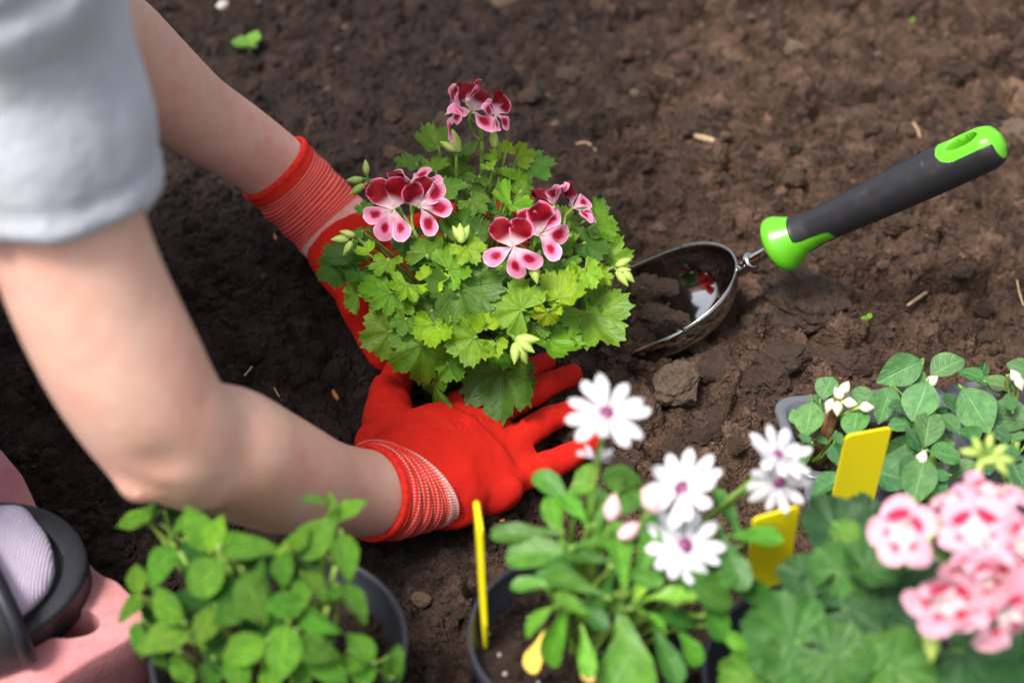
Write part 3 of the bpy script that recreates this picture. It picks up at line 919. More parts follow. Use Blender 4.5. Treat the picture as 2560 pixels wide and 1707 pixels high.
def groove(V, N, pts, depth, rad):
    pts = smoothpath(np.array(pts), 40)
    d = np.full(len(V), 9.0)
    for p in pts: d = np.minimum(d, np.linalg.norm(V - p, axis=1))
    return V + N * (depth * np.exp(-(d / rad) ** 2))[:, None]
def on_arm(px, py, d): return pix(px, py, d)
bv = groove(bv, bn, [pix(395, 1165, 0.838), pix(470, 1118, 0.868), pix(560, 1085, 0.898)], -0.0026, 0.011)
bv = groove(bv, bn, [pix(360, 1230, 0.852), pix(440, 1200, 0.868), pix(520, 1165, 0.892)], -0.0026, 0.006)
bv = groove(bv, bn, [pix(400, 1205, 0.855), pix(470, 1180, 0.87)], 0.0018, 0.007)
bv = groove(bv, bn, [pix(430, 800, 0.80), pix(455, 900, 0.815), pix(490, 985, 0.845)], -0.0022, 0.018)
bv = groove(bv, bn, [pix(520, 1070, 0.885), pix(560, 1010, 0.90)], 0.0022, 0.012)
link('body', mesh('body', bv, bf, M_SKIN), person)

# shirt: trunk and two sleeves, open at the sleeve hems
SLV = np.vstack([[[-0.34, -0.20, 0.495, 0.066], [-0.285, -0.270, 0.505, 0.060]], px3([(-60, -180, 0.71, 330), (15, -20, 0.735, 305), (70, 130, 0.757, 290), (105, 290, 0.775, 292), (128, 420, 0.790, 275), (146, 505, 0.80, 266), (163, 580, 0.811, 264), (178, 640, 0.82, 264)])])
SLVL = np.array([[*SH_L, 0.062], [-0.335, -0.02, 0.45, 0.056], [-0.318, -0.02, 0.41, 0.054]])
sh = loft(ts_[:25, :3], ts_[:25, 3] * 1.12, ts_[:25, 4] * 1.14, (-0.6, 0, 0.8), 40)[:2]
sv, sf = remesh(*join([sh, capsule_chain(SLV, 76, 40), capsule_chain(SLVL, 30, 30), ellipsoid(np.array(TORSO[3]), (0.09, 0.15, 0.06))]), 0.0045, 8)
sn = vnormals(sv, sf)
def cut(V, F, c, ax, rad):
    rel = V - c
    drop = (rel @ ax > 0) & (np.linalg.norm(rel, axis=1) < rad)
    keep = np.where(~drop)[0]; mp = -np.ones(len(V), int); mp[keep] = np.arange(len(keep))
    return V[keep], [tuple(mp[list(f)]) for f in F if not drop[list(f)].any()]
hemc, hema = SLV[7, :3] * 0.7 + SLV[6, :3] * 0.3, nrm(SLV[8, :3] - SLV[6, :3])
s_ax = (sv - hemc) @ hema
near = np.linalg.norm(sv - hemc, axis=1) < 0.11
fold = fbm(np.c_[sv @ nrm([1, 0.2, 0.1]) * 26, sv @ nrm([0, 1, 0.2]) * 9, sv[:, 2] * 9], 3, 0.5, 77)
sv = sv + sn * (fold * 0.0035)[:, None]
sv = sv + sn * (np.where(near, 0.0007 * np.clip((s_ax + 0.017) / 0.003, 0, 1) - 0.0014 * np.exp(-((s_ax + 0.0165) / 0.0022) ** 2), 0))[:, None]
sv, sf = cut(sv, sf, hemc, hema, 0.10)
sv, sf = cut(sv, sf, SLVL[1, :3], nrm(SLVL[2, :3] - SLVL[1, :3]), 0.09)
so = link('shirt', mesh('shirt', sv, sf, M_SHIRT), person)
md = so.modifiers.new('thick', 'SOLIDIFY'); md.thickness = 0.0016; md.offset = -1
lr, ll = np.array(LEG_R[:5]), np.array(LEG_L[:5])
lr[:, 3] += 0.012; ll[:, 3] += 0.012
tv, tf = remesh(*join([capsule_chain(lr, 40, 24), capsule_chain(ll, 40, 24), loft(ts_[:9, :3], ts_[:9, 3] * 1.08, ts_[:9, 4] * 1.1, (-0.6, 0, 0.8), 32)[:2]]), 0.007, 8)
link('trousers', mesh('trousers', tv, tf, M_DENIM), person)
hv, hf = remesh(*join([ellipsoid(hc + (-0.022, 0, 0.018), (0.086, 0.082, 0.104)), ellipsoid(hc + (-0.10, 0, 0.02), (0.045, 0.045, 0.045))]), 0.006, 4)
hair = link('hair', mesh('hair', hv, hf, simple('brown_hair', (0.06, 0.03, 0.015), 0.5, noise_amt=0.4, scale=200, bump=0.6)), person)
for s in (-1, 1):
    link('eye', mesh('eye', *ellipsoid(hc + (0.078, s * 0.03, 0.002), (0.010, 0.012, 0.007)), simple('eye', (0.5, 0.48, 0.45), 0.2)), person)

# gloves
def finger(rows, seg=16):
    return capsule_chain(np.array([[*gp(x, y, z), r] for x, y, z, r in rows]), 26, seg)

def glove(parts, voxel, iters, origin, along, across, fold_line=None):
    V, F = remesh(*join(parts), voxel, iters)
    N = vnormals(V, F)
    if fold_line is not None:
        A = np.array([fold_line(p) for p in V])
        V = V + N * (0.0021 * (1 / (1 + np.exp(-A / 0.0007))))[:, None]
    V = V + N * (fbm(V * 90, 2, 0.5, 61) * 0.0006 + fbm(V @ np.diag([60, 22, 40]), 3, 0.5, 63) * 0.0010)[:, None]
    me = mesh('glove', V, F, M_GLOVE)
    at = me.attributes.new('knit', 'FLOAT_VECTOR', 'POINT')
    ac = (V - origin) @ across
    K = np.stack([(V - origin) @ along, ac - V[:, 2] * np.tanh(ac / 0.02), V[:, 2] * 0], 1)
    at.data.foreach_set('vector', K.ravel())
    return link('glove', me, person)

# right hand spread flat on the soil
def hp(x, y, z): return gp(x, y, z)
palm_rows = [(1025, 1210, 0.036, 0.039, 0.025), (1085, 1168, 0.036, 0.043, 0.022), (1150, 1125, 0.033, 0.043, 0.018), (1210, 1092, 0.028, 0.040, 0.0145), (1258, 1070, 0.023, 0.033, 0.0115)]
pr = smoothpath(np.array([[*gp(x, y, z), a, b] for x, y, z, a, b in palm_rows]), 24)
palmR = loft(pr[:, :3], pr[:, 3], pr[:, 4], (-0.05, -0.25, 0.95), 28)[:2]
fingersR = [
    finger([(1085, 1075, 0.034, 0.0135), (1160, 1008, 0.030, 0.0115), (1255, 958, 0.026, 0.0100), (1320, 926, 0.020, 0.0094), (1364, 906, 0.013, 0.0085)]),
    finger([(1140, 1105, 0.032, 0.0135), (1232, 1040, 0.029, 0.0112), (1325, 985, 0.025, 0.0100), (1385, 955, 0.020, 0.0096), (1428, 937, 0.014, 0.0088)]),
    finger([(1190, 1150, 0.028, 0.0130), (1290, 1098, 0.026, 0.0106), (1358, 1056, 0.023, 0.0096), (1410, 1034, 0.018, 0.0090), (1452, 1018, 0.012, 0.0080)]),
    finger([(1215, 1205, 0.024, 0.0125), (1318, 1180, 0.021, 0.0110), (1385, 1158, 0.018, 0.0094), (1440, 1132, 0.014, 0.0086), (1482, 1108, 0.010, 0.0078)]),
    finger([(1030, 1130, 0.038, 0.0175), (975, 1062, 0.032, 0.0165), (976, 1000, 0.026, 0.0140), (992, 945, 0.022, 0.0125), (1004, 915, 0.018, 0.0110)]),
]
webs = [ellipsoid(gp(1010, 1085, 0.034), (0.020, 0.018, 0.014)), ellipsoid(gp(960, 1108, 0.036), (0.018, 0.018, 0.014)), ellipsoid(gp(1190, 1225, 0.024), (0.030, 0.016, 0.016)), ellipsoid(gp(1120, 1240, 0.030), (0.026, 0.02, 0.02))]
KN = [gp(1075, 1012, 0.04), gp(1150, 1045, 0.04), gp(1225, 1098, 0.038), gp(1285, 1160, 0.034), gp(1335, 1235, 0.02)]
knp = smoothpath(np.array(KN), 60)[:, :2]
hand_ax = nrm((gp(1320, 1020, 0) - gp(1040, 1200, 0)) * (1, 1, 0))
hand_cr = np.array([-hand_ax[1], hand_ax[0], 0])
ku, kv = (knp - gp(1040, 1200, 0)[:2]) @ hand_ax[:2], (knp - gp(1040, 1200, 0)[:2]) @ hand_cr[:2]
order = np.argsort(kv)
O_R = gp(1040, 1200, 0)
def fold_R(p):
    r = p - O_R
    return np.interp(r @ hand_cr, kv[order], ku[order]) - r @ hand_ax if p[2] > 0.004 else 0.004
gloveR = glove([palmR] + fingersR + webs, 0.0019, 9, O_R, hand_ax, hand_cr, fold_R)
gloveR['label'] = 'red knitted glove spread flat on the soil'

palmL_rows = [(850, 585, 0.070, 0.030, 0.028), (885, 630, 0.062, 0.036, 0.024), (930, 670, 0.052, 0.040, 0.019), (985, 690, 0.044, 0.040, 0.016), (1035, 690, 0.036, 0.036, 0.013)]
pl = smoothpath(np.array([[*gp(x, y, z), a, b] for x, y, z, a, b in palmL_rows]), 22)
palmL = loft(pl[:, :3], pl[:, 3], pl[:, 4], (0, -0.15, 0.98), 26)[:2]
fingersL = [
    finger([(975, 625, 0.048, 0.0125), (1040, 570, 0.052, 0.0105), (1140, 535, 0.050, 0.0095), (1210, 528, 0.042, 0.0090), (1262, 535, 0.032, 0.0082)]),
    finger([(990, 650, 0.046, 0.0125), (1080, 620, 0.046, 0.0105), (1180, 600, 0.038, 0.0095), (1270, 610, 0.026, 0.0090), (1310, 625, 0.018, 0.0082)]),
    finger([(995, 690, 0.042, 0.0125), (1080, 680, 0.036, 0.0105), (1170, 690, 0.026, 0.0095), (1250, 700, 0.018, 0.0085)]),
    finger([(990, 730, 0.036, 0.012), (1060, 745, 0.030, 0.010), (1130, 765, 0.022, 0.009), (1190, 785, 0.014, 0.008)]),
    finger([(880, 655, 0.054, 0.0185), (892, 742, 0.044, 0.0160), (922, 815, 0.032, 0.0135), (945, 865, 0.024, 0.0125), (955, 890, 0.020, 0.0118)]),
]
gloveL = glove([palmL] + fingersL, 0.0021, 8, gp(850, 585, 0), nrm(gp(1035, 690, 0) - gp(850, 585, 0)), nrm(np.cross([0, 0, 1.0], gp(1035, 690, 0) - gp(850, 585, 0))))
gloveL['label'] = 'red knitted glove reaching behind the geranium'

def cuff(rows, glv, nfold, label_seed, seg=96, n=90, T0=None, T1=None, amp=0.0013):
    """rows: px, py, depth, half width, half thickness, tangent ; lofted sleeve of the glove with wrinkles"""
    C = smoothpath(np.array([[*pix(a, b, d), w, t] for a, b, d, w, t in rows]), n)
    T = tangents(C[:, :3])
    if T0 is not None: T = np.array([nrm(T0 + (T1 - T0) * q) for q in np.linspace(0, 1, n)])
    v = np.linspace(0, 1, n)
    ph = np.linspace(0, 2 * math.pi, seg, endpoint=False)
    V, F, UV = loft(C[:, :3], C[:, 3], C[:, 4], (0.0, 0.4, 0.92), seg, False, T)
    V = V.reshape(n, seg, 3); cc = C[:, None, :3]
    d = V - cc; ln = np.linalg.norm(d, axis=2, keepdims=True)
    vv, pp = np.meshgrid(v, ph, indexing='ij')
    wr = amp * np.sin(2 * math.pi * nfold * vv + 1.1 * np.sin(pp + label_seed) + 0.6 * np.sin(2 * pp)) * np.clip(1.2 - vv, 0.1, 1) * np.clip(vv * 6, 0, 1) * (0.6 + 0.4 * np.sin(pp * 1.0 + label_seed * 2))
    V = cc + d / ln * (ln + wr[:, :, None])
    V = V.reshape(-1, 3)
    UV2 = np.stack([pp.ravel() / (2 * math.pi), vv.ravel()], 1)
    F = []
    uvl = []
    for k in range(n - 1):
        for j in range(seg):
            a, b = k * seg + j, k * seg + (j + 1) % seg
            F.append((a, b, b + seg, a + seg))
            u0, u1 = j / seg, (j + 1) / seg
            uvl += [(u0, v[k]), (u1, v[k]), (u1, v[k + 1]), (u0, v[k + 1])]
    me = mesh('cuff', V, F, M_CUFF)
    l = me.uv_layers.new(name='UVMap'); l.data.foreach_set('uv', np.array(uvl).ravel())
    o = link('cuff', me, glv)
    m = o.modifiers.new('t', 'SOLIDIFY'); m.thickness = 0.0012; m.offset = -1
    # rolled hem
    ring = V.reshape(n, seg, 3)[0]
    rp = np.c_[ring + T[0] * 0.0004, np.full(seg, 0.0022)]
    th = np.linspace(0, 2 * math.pi, 8, endpoint=False)
    tv_, tf_ = [], []
    for j in range(seg):
        e1 = nrm(ring[j] - C[0, :3])
        for q in th: tv_.append(ring[j] + e1 * math.cos(q) * 0.0021 + T[0] * math.sin(q) * 0.0030)
    for j in range(seg):
        for q in range(8):
            a, b = j * 8 + q, j * 8 + (q + 1) % 8
            c, d2 = ((j + 1) % seg) * 8 + (q + 1) % 8, ((j + 1) % seg) * 8 + q
            tf_.append((a, b, c, d2))
    link('hem', mesh('hem', tv_, tf_, M_HEM), glv)

cuff([(926, 1231, 1.087, 0.0300, 0.0295), (950, 1227, 1.095, 0.0335, 0.0310), (975, 1222, 1.102, 0.0370, 0.0310), (1000, 1217, 1.109, 0.0410, 0.0300), (1024, 1211, 1.115, 0.0445, 0.0290)], gloveR, 5, 0.4,
     T0=AXF * 0.8 + AXR * 0.6 + AXU * 0.02, T1=AXF * 0.59 + AXR * 0.645 + AXU * 0.484, amp=0.0016)
cuff([(688, 422, 1.299, 0.0305, 0.0300), (730, 464, 1.308, 0.0310, 0.0300), (775, 508, 1.314, 0.0318, 0.0300), (818, 552, 1.318, 0.0330, 0.0295), (858, 594, 1.318, 0.0345, 0.0285)], gloveL, 4, 2.1)

# foot, sock and slide sandal
roll = math.radians(13); yaw = math.radians(24)
fx = np.array([math.cos(yaw), math.sin(yaw), 0.0])
fz = nrm(np.array([0, 0, 1.0]) * math.cos(roll) + np.cross(fx, [0, 0, 1.0]) * math.sin(roll))
fy = np.cross(fz, fx)
F0 = gp(214, 1366, 0.072)                       # front of the sole, top
FM = lambda x, y, z: F0 + fx * x + fy * y + fz * z
def sole_outline(n=70, inset=0.0):
    L = []
    for s in np.linspace(0, 1, n) ** 1.6:
        x = -s * 0.255
        w = 0.0555 * (1 - (1 - min(1, s / 0.34)) ** 2.5) ** 0.5
        w *= 1 - 0.22 * max(0, min(1, (s - 0.34) / 0.3))
        if s > 0.86: w *= math.sqrt(max(0, 1 - ((s - 0.86) / 0.14) ** 2.2))
        L.append((x, w))
    up = [(x - (inset if i < 20 else 0) * (1 - i / 20), max(0, w - inset)) for i, (x, w) in enumerate(L)]
    return [(x, w) for x, w in up] + [(x, -w * 0.90) for x, w in up[::-1][1:-1]]
def sole_mesh():
    prof = [(0.004, -0.030), (0.0012, -0.029), (0.0, -0.027), (0.0, -0.004), (0.0003, -0.0012), (0.0014, 0.0), (0.0030, 0.0004), (0.0075, 0.0004), (0.0084, 0.0), (0.0087, -0.0024), (0.0096, -0.0026), (0.0100, -0.0006), (0.0106, 0.0),
            (0.0175, -0.0012), (0.0185, -0.0018), (0.0192, -0.0042), (0.0200, -0.0046), (0.0262, -0.0050), (0.0270, -0.0056), (0.0278, -0.0078), (0.0286, -0.0081), (0.045, -0.009)]
    V, F = [], []
    n = len(sole_outline())
    for ins, z in prof:
        for x, y in sole_outline(70, ins): V.append(FM(x - ins * 0.75, y, z))
    for k in range(len(prof) - 1):
        for j in range(n):
            a, b = k * n + j, k * n + (j + 1) % n
            F.append((a, b, b + n, a + n))
    F.append(tuple(range((len(prof) - 1) * n, len(prof) * n)))
    F.append(tuple(range(n))[::-1])
    return np.array(V), F
sandal = link('sandal', mesh('sandal', *sole_mesh(), M_SANDAL), person)
sandal['label'] = 'black slide sandal with a ridged foam footbed'
# sock: toes lie about 2 cm behind the front edge
sk = [(-0.0215, 0.006, 0.016, 0.009), (-0.029, 0.009, 0.029, 0.0125), (-0.048, 0.0125, 0.040, 0.017), (-0.075, 0.016, 0.041, 0.022), (-0.11, 0.022, 0.041, 0.028), (-0.15, 0.034, 0.036, 0.036), (-0.20, 0.045, 0.033, 0.045), (-0.235, 0.04, 0.028, 0.035)]
S = smoothpath(np.array(sk), 40)
sockp = [loft(np.array([FM(a, 0.003, b - 0.006) for a, b in S[:, :2]]), S[:, 2], S[:, 3], tuple(fz), 28)[:2]]
for y, r, x in ((0.027, 0.0125, -0.036), (0.010, 0.0100, -0.033), (-0.005, 0.0095, -0.036), (-0.018, 0.0090, -0.042), (-0.029, 0.0085, -0.050)):
    sockp.append(capsule_chain(np.array([[*FM(x - 0.03, y, 0.008), r * 1.15], [*FM(x, y, 0.005), r]]), 10, 14))
sockp.append(capsule_chain(np.array([[*FM(-0.205, 0, 0.02), 0.036], [*FM(-0.20, 0, 0.09), 0.036], [-0.425, -0.338, 0.20, 0.045]]), 16, 20))
kv_, kf_ = remesh(*join(sockp), 0.0024, 26)
link('sock', mesh('sock', kv_, kf_, M_SOCK), person)
# strap over the instep
def strap(x0, x1, off, mat, name, parent, ph0=-0.02, ph1=math.pi + 0.02):
    V, F = [], []
    nu, nv_ = 14, 40
    for i in range(nu):
        x = x0 + (x1 - x0) * i / (nu - 1)
        e = 0.0012 * math.sin(math.pi * i / (nu - 1)) ** 0.4
        for j in range(nv_):
            p = ph0 + (ph1 - ph0) * j / (nv_ - 1)
            y = 0.0535 * math.cos(p); z = -0.010 + (0.040 + (-(x) - 0.05) * 0.30) * max(0, math.sin(p)) ** 0.72
            V.append(FM(x - 0.010 * math.cos(p), y * (1 + (off + e) / 0.05), z + (off + e)))
    for i in range(nu - 1):
        for j in range(nv_ - 1):
            a = i * nv_ + j
            F.append((a, a + 1, a + nv_ + 1, a + nv_))
    o = link(name, mesh(name, V, F, mat), parent)
    m = o.modifiers.new('t', 'SOLIDIFY'); m.thickness = 0.0035; m.offset = -1
    return o
strap(-0.055, -0.118, 0.002, M_STRAP, 'strap', sandal)
strap(-0.0580, -0.0610, 0.0046, M_SANDAL, 'strap_edge', sandal)
strap(-0.068, -0.108, 0.0042, M_STRAPGREY, 'strap_patch', sandal, 0.9, 2.2)
# the other foot, beside the person
shift = Matrix.Translation((-0.20, 0.365, -0.042))
for src in [o for o in list(person.children) if o.name.split('.')[0] in ('sandal', 'sock')]:
    cp = link(src.name.split('.')[0], src.data, person, shift)
    for ch in list(src.children):
        c2 = link(ch.name.split('.')[0], ch.data, cp, shift)
        for md_ in ch.modifiers:
            m2 = c2.modifiers.new('t', 'SOLIDIFY'); m2.thickness = md_.thickness; m2.offset = md_.offset


# ------------------------------------------------------------------ trowel
trowel = empty('trowel', (0.10, 0.03, 0.0), 'steel scoop trowel with black and lime green handle, blade pushed into the soil', 'trowel')
bl = link('blade', mesh('blade', *trowel_blade(), M_STEEL), trowel, TMB)
m = bl.modifiers.new('t', 'SOLIDIFY'); m.thickness = 0.0013; m.offset = 1
# rolled rim
def rim_pts():
    P = []
    L = 0.162
    for sgn in (1, -1):
        row = []
        for i in range(60):
            s = (i / 59) ** 1.6
            if s > 0.30: continue
            b = 1 - (1 - min(1, s / 0.42)) ** 2.3
            row.append((-s * L, sgn * 0.0505 * max(b, 0) ** 0.52, 0.0, 0.0008))
        P += row[::-1] if sgn == 1 else row[1:]
    return np.array(P)
for (x, y, w_, z_, lab_) in ((1700, 800, 62, 0.012, 'dark crumb of soil lying inside the trowel scoop'), (1660, 720, 70, 0.016, 'moist lump of soil half way up inside the scoop'), (1640, 790, 90, 0.006, 'broad clod of soil filling the mouth of the scoop'), (1615, 720, 80, 0.006, 'clod of soil beside the geranium leaves in the scoop')):
    p_ = gp(x, y, z_); r0_ = w_ * np.dot(p_ - CAM, AXF) / FP / 2
    key_ = (len(lab_) % 7, M_CLOD.name)
    if key_ not in rock_cache: rock_cache[key_] = mesh('soil_clod', *ROCKS[key_[0]], M_CLOD, None, False)
    tag(link('soil_clod', rock_cache[key_], None, Matrix.Translation(Vector(p_)) @ Matrix.Diagonal((r0_, r0_ * 0.8, r0_ * 0.7, 1))), lab_, 'clod')
rp = rim_pts()
rv, rf, _ = loft(rp[:, :3], rp[:, 3], None, (0, 0, 1), 8)
link('blade_rim', mesh('blade_rim', rv, rf, M_STEEL), trowel, TMB)
sh_ = np.array([(-0.003, 0, -0.007, 0.0044), (0.003, 0, -0.005, 0.0056), (0.010, 0, -0.0035, 0.0056), (0.018, 0, -0.002, 0.0047), (0.045, 0, 0.0, 0.0046), (0.075, 0, 0, 0.0046)])
a, b, c_ = loft(smoothpath(sh_, 30)[:, :3], smoothpath(sh_, 30)[:, 3], None, (0, 0, 1), 14)
link('shaft', mesh('shaft', a, b, M_STEEL), trowel, TM)
fer = np.array([(0.0070, 0, -0.004, 0.0058), (0.0085, 0, -0.0038, 0.0076), (0.0115, 0, -0.0032, 0.0076), (0.0135, 0, -0.003, 0.0058)])
a, b, c_ = loft(fer[:, :3], fer[:, 3], None, (0, 0, 1), 16)
link('ferrule', mesh('ferrule', a, b, M_STEEL), trowel, TM)
# handle: one profile, split into the lime core and the charcoal grip
HX0, HX1, HS = 0.034, 0.196, 1.14
prof = np.array([(0.034, 0.0150), (0.0345, 0.0190), (0.037, 0.0208), (0.041, 0.0205), (0.047, 0.0170), (0.054, 0.0138), (0.064, 0.0122), (0.080, 0.0124), (0.100, 0.0134), (0.125, 0.0143), (0.150, 0.0148), (0.175, 0.0150), (0.186, 0.0146), (0.192, 0.0125), (0.195, 0.0085), (0.196, 0.003)])
def hr(x): return np.interp(x, prof[:, 0], prof[:, 1])
nu, nw = 380, 210
hx = HX0 + (HX1 - HX0) * (0.5 - 0.5 * np.cos(np.linspace(0, math.pi, nu)))
hx = np.linspace(HX0, HX1, nu)
rr = np.convolve(np.pad(hr(hx), 4, mode='edge'), np.ones(9) / 9, mode='valid')
hphi = np.linspace(-math.pi, math.pi, nw, endpoint=False)        # 0 = top of the handle (+z)
def grip_mask(x, ph):
    s_ = ph
    front = x > 0.0525 + 0.024 * (1 / (1 + math.exp((abs(s_ + 1.95) - 0.62) / 0.05)))  # lime tongue runs along the lower near side
    dt = abs(s_) * 0.0148
    end = x < 0.1925
    cap = (x > 0.158) and ((max(0, 0.170 - x) / 0.012) ** 2 + (dt / 0.0135) ** 2 < 1)
    return front and end and not cap
HV = np.zeros((nu, nw, 3)); GM = np.zeros((nu, nw), bool)
for i in range(nu):
    for j in range(nw):
        x, ph, r = hx[i], hphi[j], rr[i]
        g = grip_mask(x, ph)
        GM[i, j] = g
        r = r + (0.0007 if g else 0)
        z_, y_ = math.cos(ph) * r, math.sin(ph) * r * 0.93
        z_ = z_ if z_ < r * 0.86 or x < 0.15 else r * 0.86 + (z_ - r * 0.86) * 0.4
        slot = ((x - 0.1755) / 0.0105) ** 2 + (y_ / 0.0052) ** 2
        if slot < 1 and abs(ph) < 1.2: z_ -= 0.017 * min(1, (1 - slot) / 0.35)
        HV[i, j] = (HX0 + (x - HX0) * HS, y_ * 1.06, z_ * 1.06)
def handle_piece(name, want, mat, i0, i1):
    F = []
    for i in range(i0, min(i1, nu - 1)):
        for j in range(nw):
            j2 = (j + 1) % nw
            q = [GM[i, j], GM[i + 1, j], GM[i, j2], GM[i + 1, j2]]
            if (sum(q) >= 2) == want: F.append((i * nw + j, i * nw + j2, (i + 1) * nw + j2, (i + 1) * nw + j))
    if not want and i0 == 0: F.append(tuple(range(nw))[::-1])
    if not want and i1 >= nu: F.append(tuple((nu - 1) * nw + j for j in range(nw)))
    used = sorted({v for f in F for v in f}); mp = {v: k for k, v in enumerate(used)}
    V = HV.reshape(-1, 3)[used]
    return link(name, mesh(name, V, [tuple(mp[v] for v in f) for f in F], mat), trowel, TM)
handle_piece('handle_collar', False, M_LIME, 0, nu // 2)['label'] = 'flared lime green collar'
handle_piece('handle_cap', False, M_LIME, nu // 2, nu)['label'] = 'lime green end cap with a hanging slot'
handle_piece('grip', True, M_GRIP, 0, nu)['label'] = 'charcoal rubber grip'

# ------------------------------------------------------------------ leaf and flower shapes
def palm_leaf(name, mat, seed, lobes=5, lobe_depth=0.16, teeth=4, tooth=0.05, sinus=0.55, cup=0.10, pleat=0.05, wave=0.12, nr=8, na=121, nve=9):
    """rounded palmate leaf: petiole joins at the origin, tip towards +y, about 1 across"""
    r_ = np.random.default_rng(seed)
    V, UV, F = [], [], []
    lim = math.pi - sinus
    p1, p2, p3 = r_.uniform(0, 6.28, 3)
    lob = r_.uniform(0.85, 1.15, 12)
    for i in range(nr + 1):
        for j in range(na):
            u = j / (na - 1)
            th = -lim + 2 * lim * u
            f = u * lobes
            tri = abs((f % 1) - 0.5) * 2               # 0 at lobe middle, 1 at the notch
            R = 0.56 * (1 - lobe_depth * tri ** 2.2) * (0.93 + 0.09 * math.cos(th)) * (0.94 + 0.06 * lob[int(f) % 12])
            tt = (u * lobes * teeth) % 1
            R *= 1 - tooth + tooth * 2 * (1 - abs(tt - 0.42) * 2) * (0.8 + 0.4 * math.sin(j * 1.7 + p1))
            rr_ = (i / nr)
            rad = R * rr_ if i < nr - 1 or True else R
            x, y = math.sin(th) * rad, math.cos(th) * rad
            z = cup * rad * rad * 2.2 + pleat * rad * math.cos(2 * math.pi * f) + wave * rad * rad * (math.sin(2 * th + p2) + 0.7 * math.sin(3 * th + p3) * rad * 1.4)
            z += 0.02 * rr_ ** 3 * math.sin(th * 9 + p1)
            V.append((x, y, z)); UV.append((u, rr_))
    for i in range(nr):
        for j in range(na - 1):
            a = i * na + j
            F.append((a, a + na, a + na + 1, a + 1) if i else (j, a + na, a + na + 1))
    return mesh(name, V, F, mat, UV)

def blade_leaf(name, mat, seed, wfun, ny=18, nx=8, fold=0.10, bend=-0.12, wave=0.03, serr=0.0, nserr=10, tipcurl=0.0, quilt=0.0, lateral=0.0):
    """pinnate leaf or petal along +y, length 1"""
    r_ = np.random.default_rng(seed)
    V, UV, F = [], [], []
    p1, p2 = r_.uniform(0, 6.28, 2)
    sk_ = r_.uniform(-lateral, lateral)
    for i in range(ny + 1):
        t = i / ny
        w = wfun(t)
        if serr: w *= 1 + serr * (1 - abs(((t * nserr) % 1) - 0.3) * 2)
        for j in range(nx + 1):
            s = -1 + 2 * j / nx
            x = s * w + sk_ * t * t
            z = fold * abs(s) ** 1.3 * w * 2 + bend * t * t + wave * math.sin(t * 7 + p1 + s) * abs(s) + wave * 0.6 * math.sin(t * 13 + p2) * s
            z += tipcurl * max(0, t - 0.6) ** 2
            z += quilt * math.sin((t * 7 - abs(s) * 2.2) * 2 * math.pi) * abs(s) * (1 - abs(s)) * w * 2
            V.append((x, t, z)); UV.append((0.5 + s / 2, t))
    n = nx + 1
    for i in range(ny):
        for j in range(nx):
            a = i * n + j
            F.append((a, a + 1, a + n + 1, a + n))
    return mesh(name, V, F, mat, UV)

GL = [palm_leaf('leaf', M_GLEAF, 200 + i, 5, 0.22 + 0.05 * (i % 3), 4, 0.075, 0.50 + 0.25 * (i % 3), [0.20, -0.20, 0.38, 0.06, -0.34, 0.24, 0.46, 0.0][i], 0.075, 0.24) for i in range(8)]
GS = [palm_leaf('leaf', M_GLEAF, 230 + i, 3 + 2 * (i % 2), 0.30, 3, 0.09, 0.9, 0.42, 0.07, 0.25, 7, 73) for i in range(4)]
ZL = [palm_leaf('leaf', M_ZLEAF, 260 + i, 7, 0.13, 3, 0.03, 0.22, [0.25, -0.18, 0.5, 0.08][i], 0.06, 0.30, 10, 141) for i in range(4)]
ov = lambda t, W=0.30, pk=0.42: W * math.sin(math.pi * min(1, max(0, t)) ** (math.log(0.5) / math.log(pk))) ** 0.85 + 0.002
IL = [blade_leaf('leaf', M_ILEAF, 300 + i, lambda t, W=w: ov(t, W, 0.48) * (1 if t < 0.9 else 1), 22, 10, f, b_, 0.025, 0.05, 11, 0, 0.006, 0.06) for i, (w, f, b_) in enumerate(((0.36, 0.12, -0.10), (0.33, 0.22, -0.25), (0.38, 0.06, 0.10), (0.30, 0.35, -0.35), (0.34, 0.10, -0.02)))]
ML = [blade_leaf('leaf', M_MLEAF, 320 + i, lambda t, W=w: ov(t, W, 0.40) * (1 - 0.25 * max(0, t - 0.6)), 20, 10, f, b_, 0.03, 0.07, 9, 0, 0.07, 0.06) for i, (w, f, b_) in enumerate(((0.30, 0.10, -0.22), (0.27, 0.22, -0.30), (0.32, 0.05, -0.08), (0.29, 0.15, 0.12)))]
spat = lambda t, W=0.16: W * (0.22 + 0.78 * min(1, max(0, (t - 0.1) / 0.5)) ** 1.3) * (1 if t < 0.72 else math.sqrt(max(0, 1 - ((t - 0.72) / 0.285) ** 2.2))) + 0.002
DL = [blade_leaf('leaf', M_DLEAF, 340 + i, lambda t, W=w: spat(t, W), 20, 8, f, b_, 0.02, 0.0, 10, 0, 0, 0.08) for i, (w, f, b_) in enumerate(((0.19, 0.20, -0.20), (0.16, 0.30, -0.30), (0.22, 0.10, -0.10), (0.17, 0.25, 0.12)))]

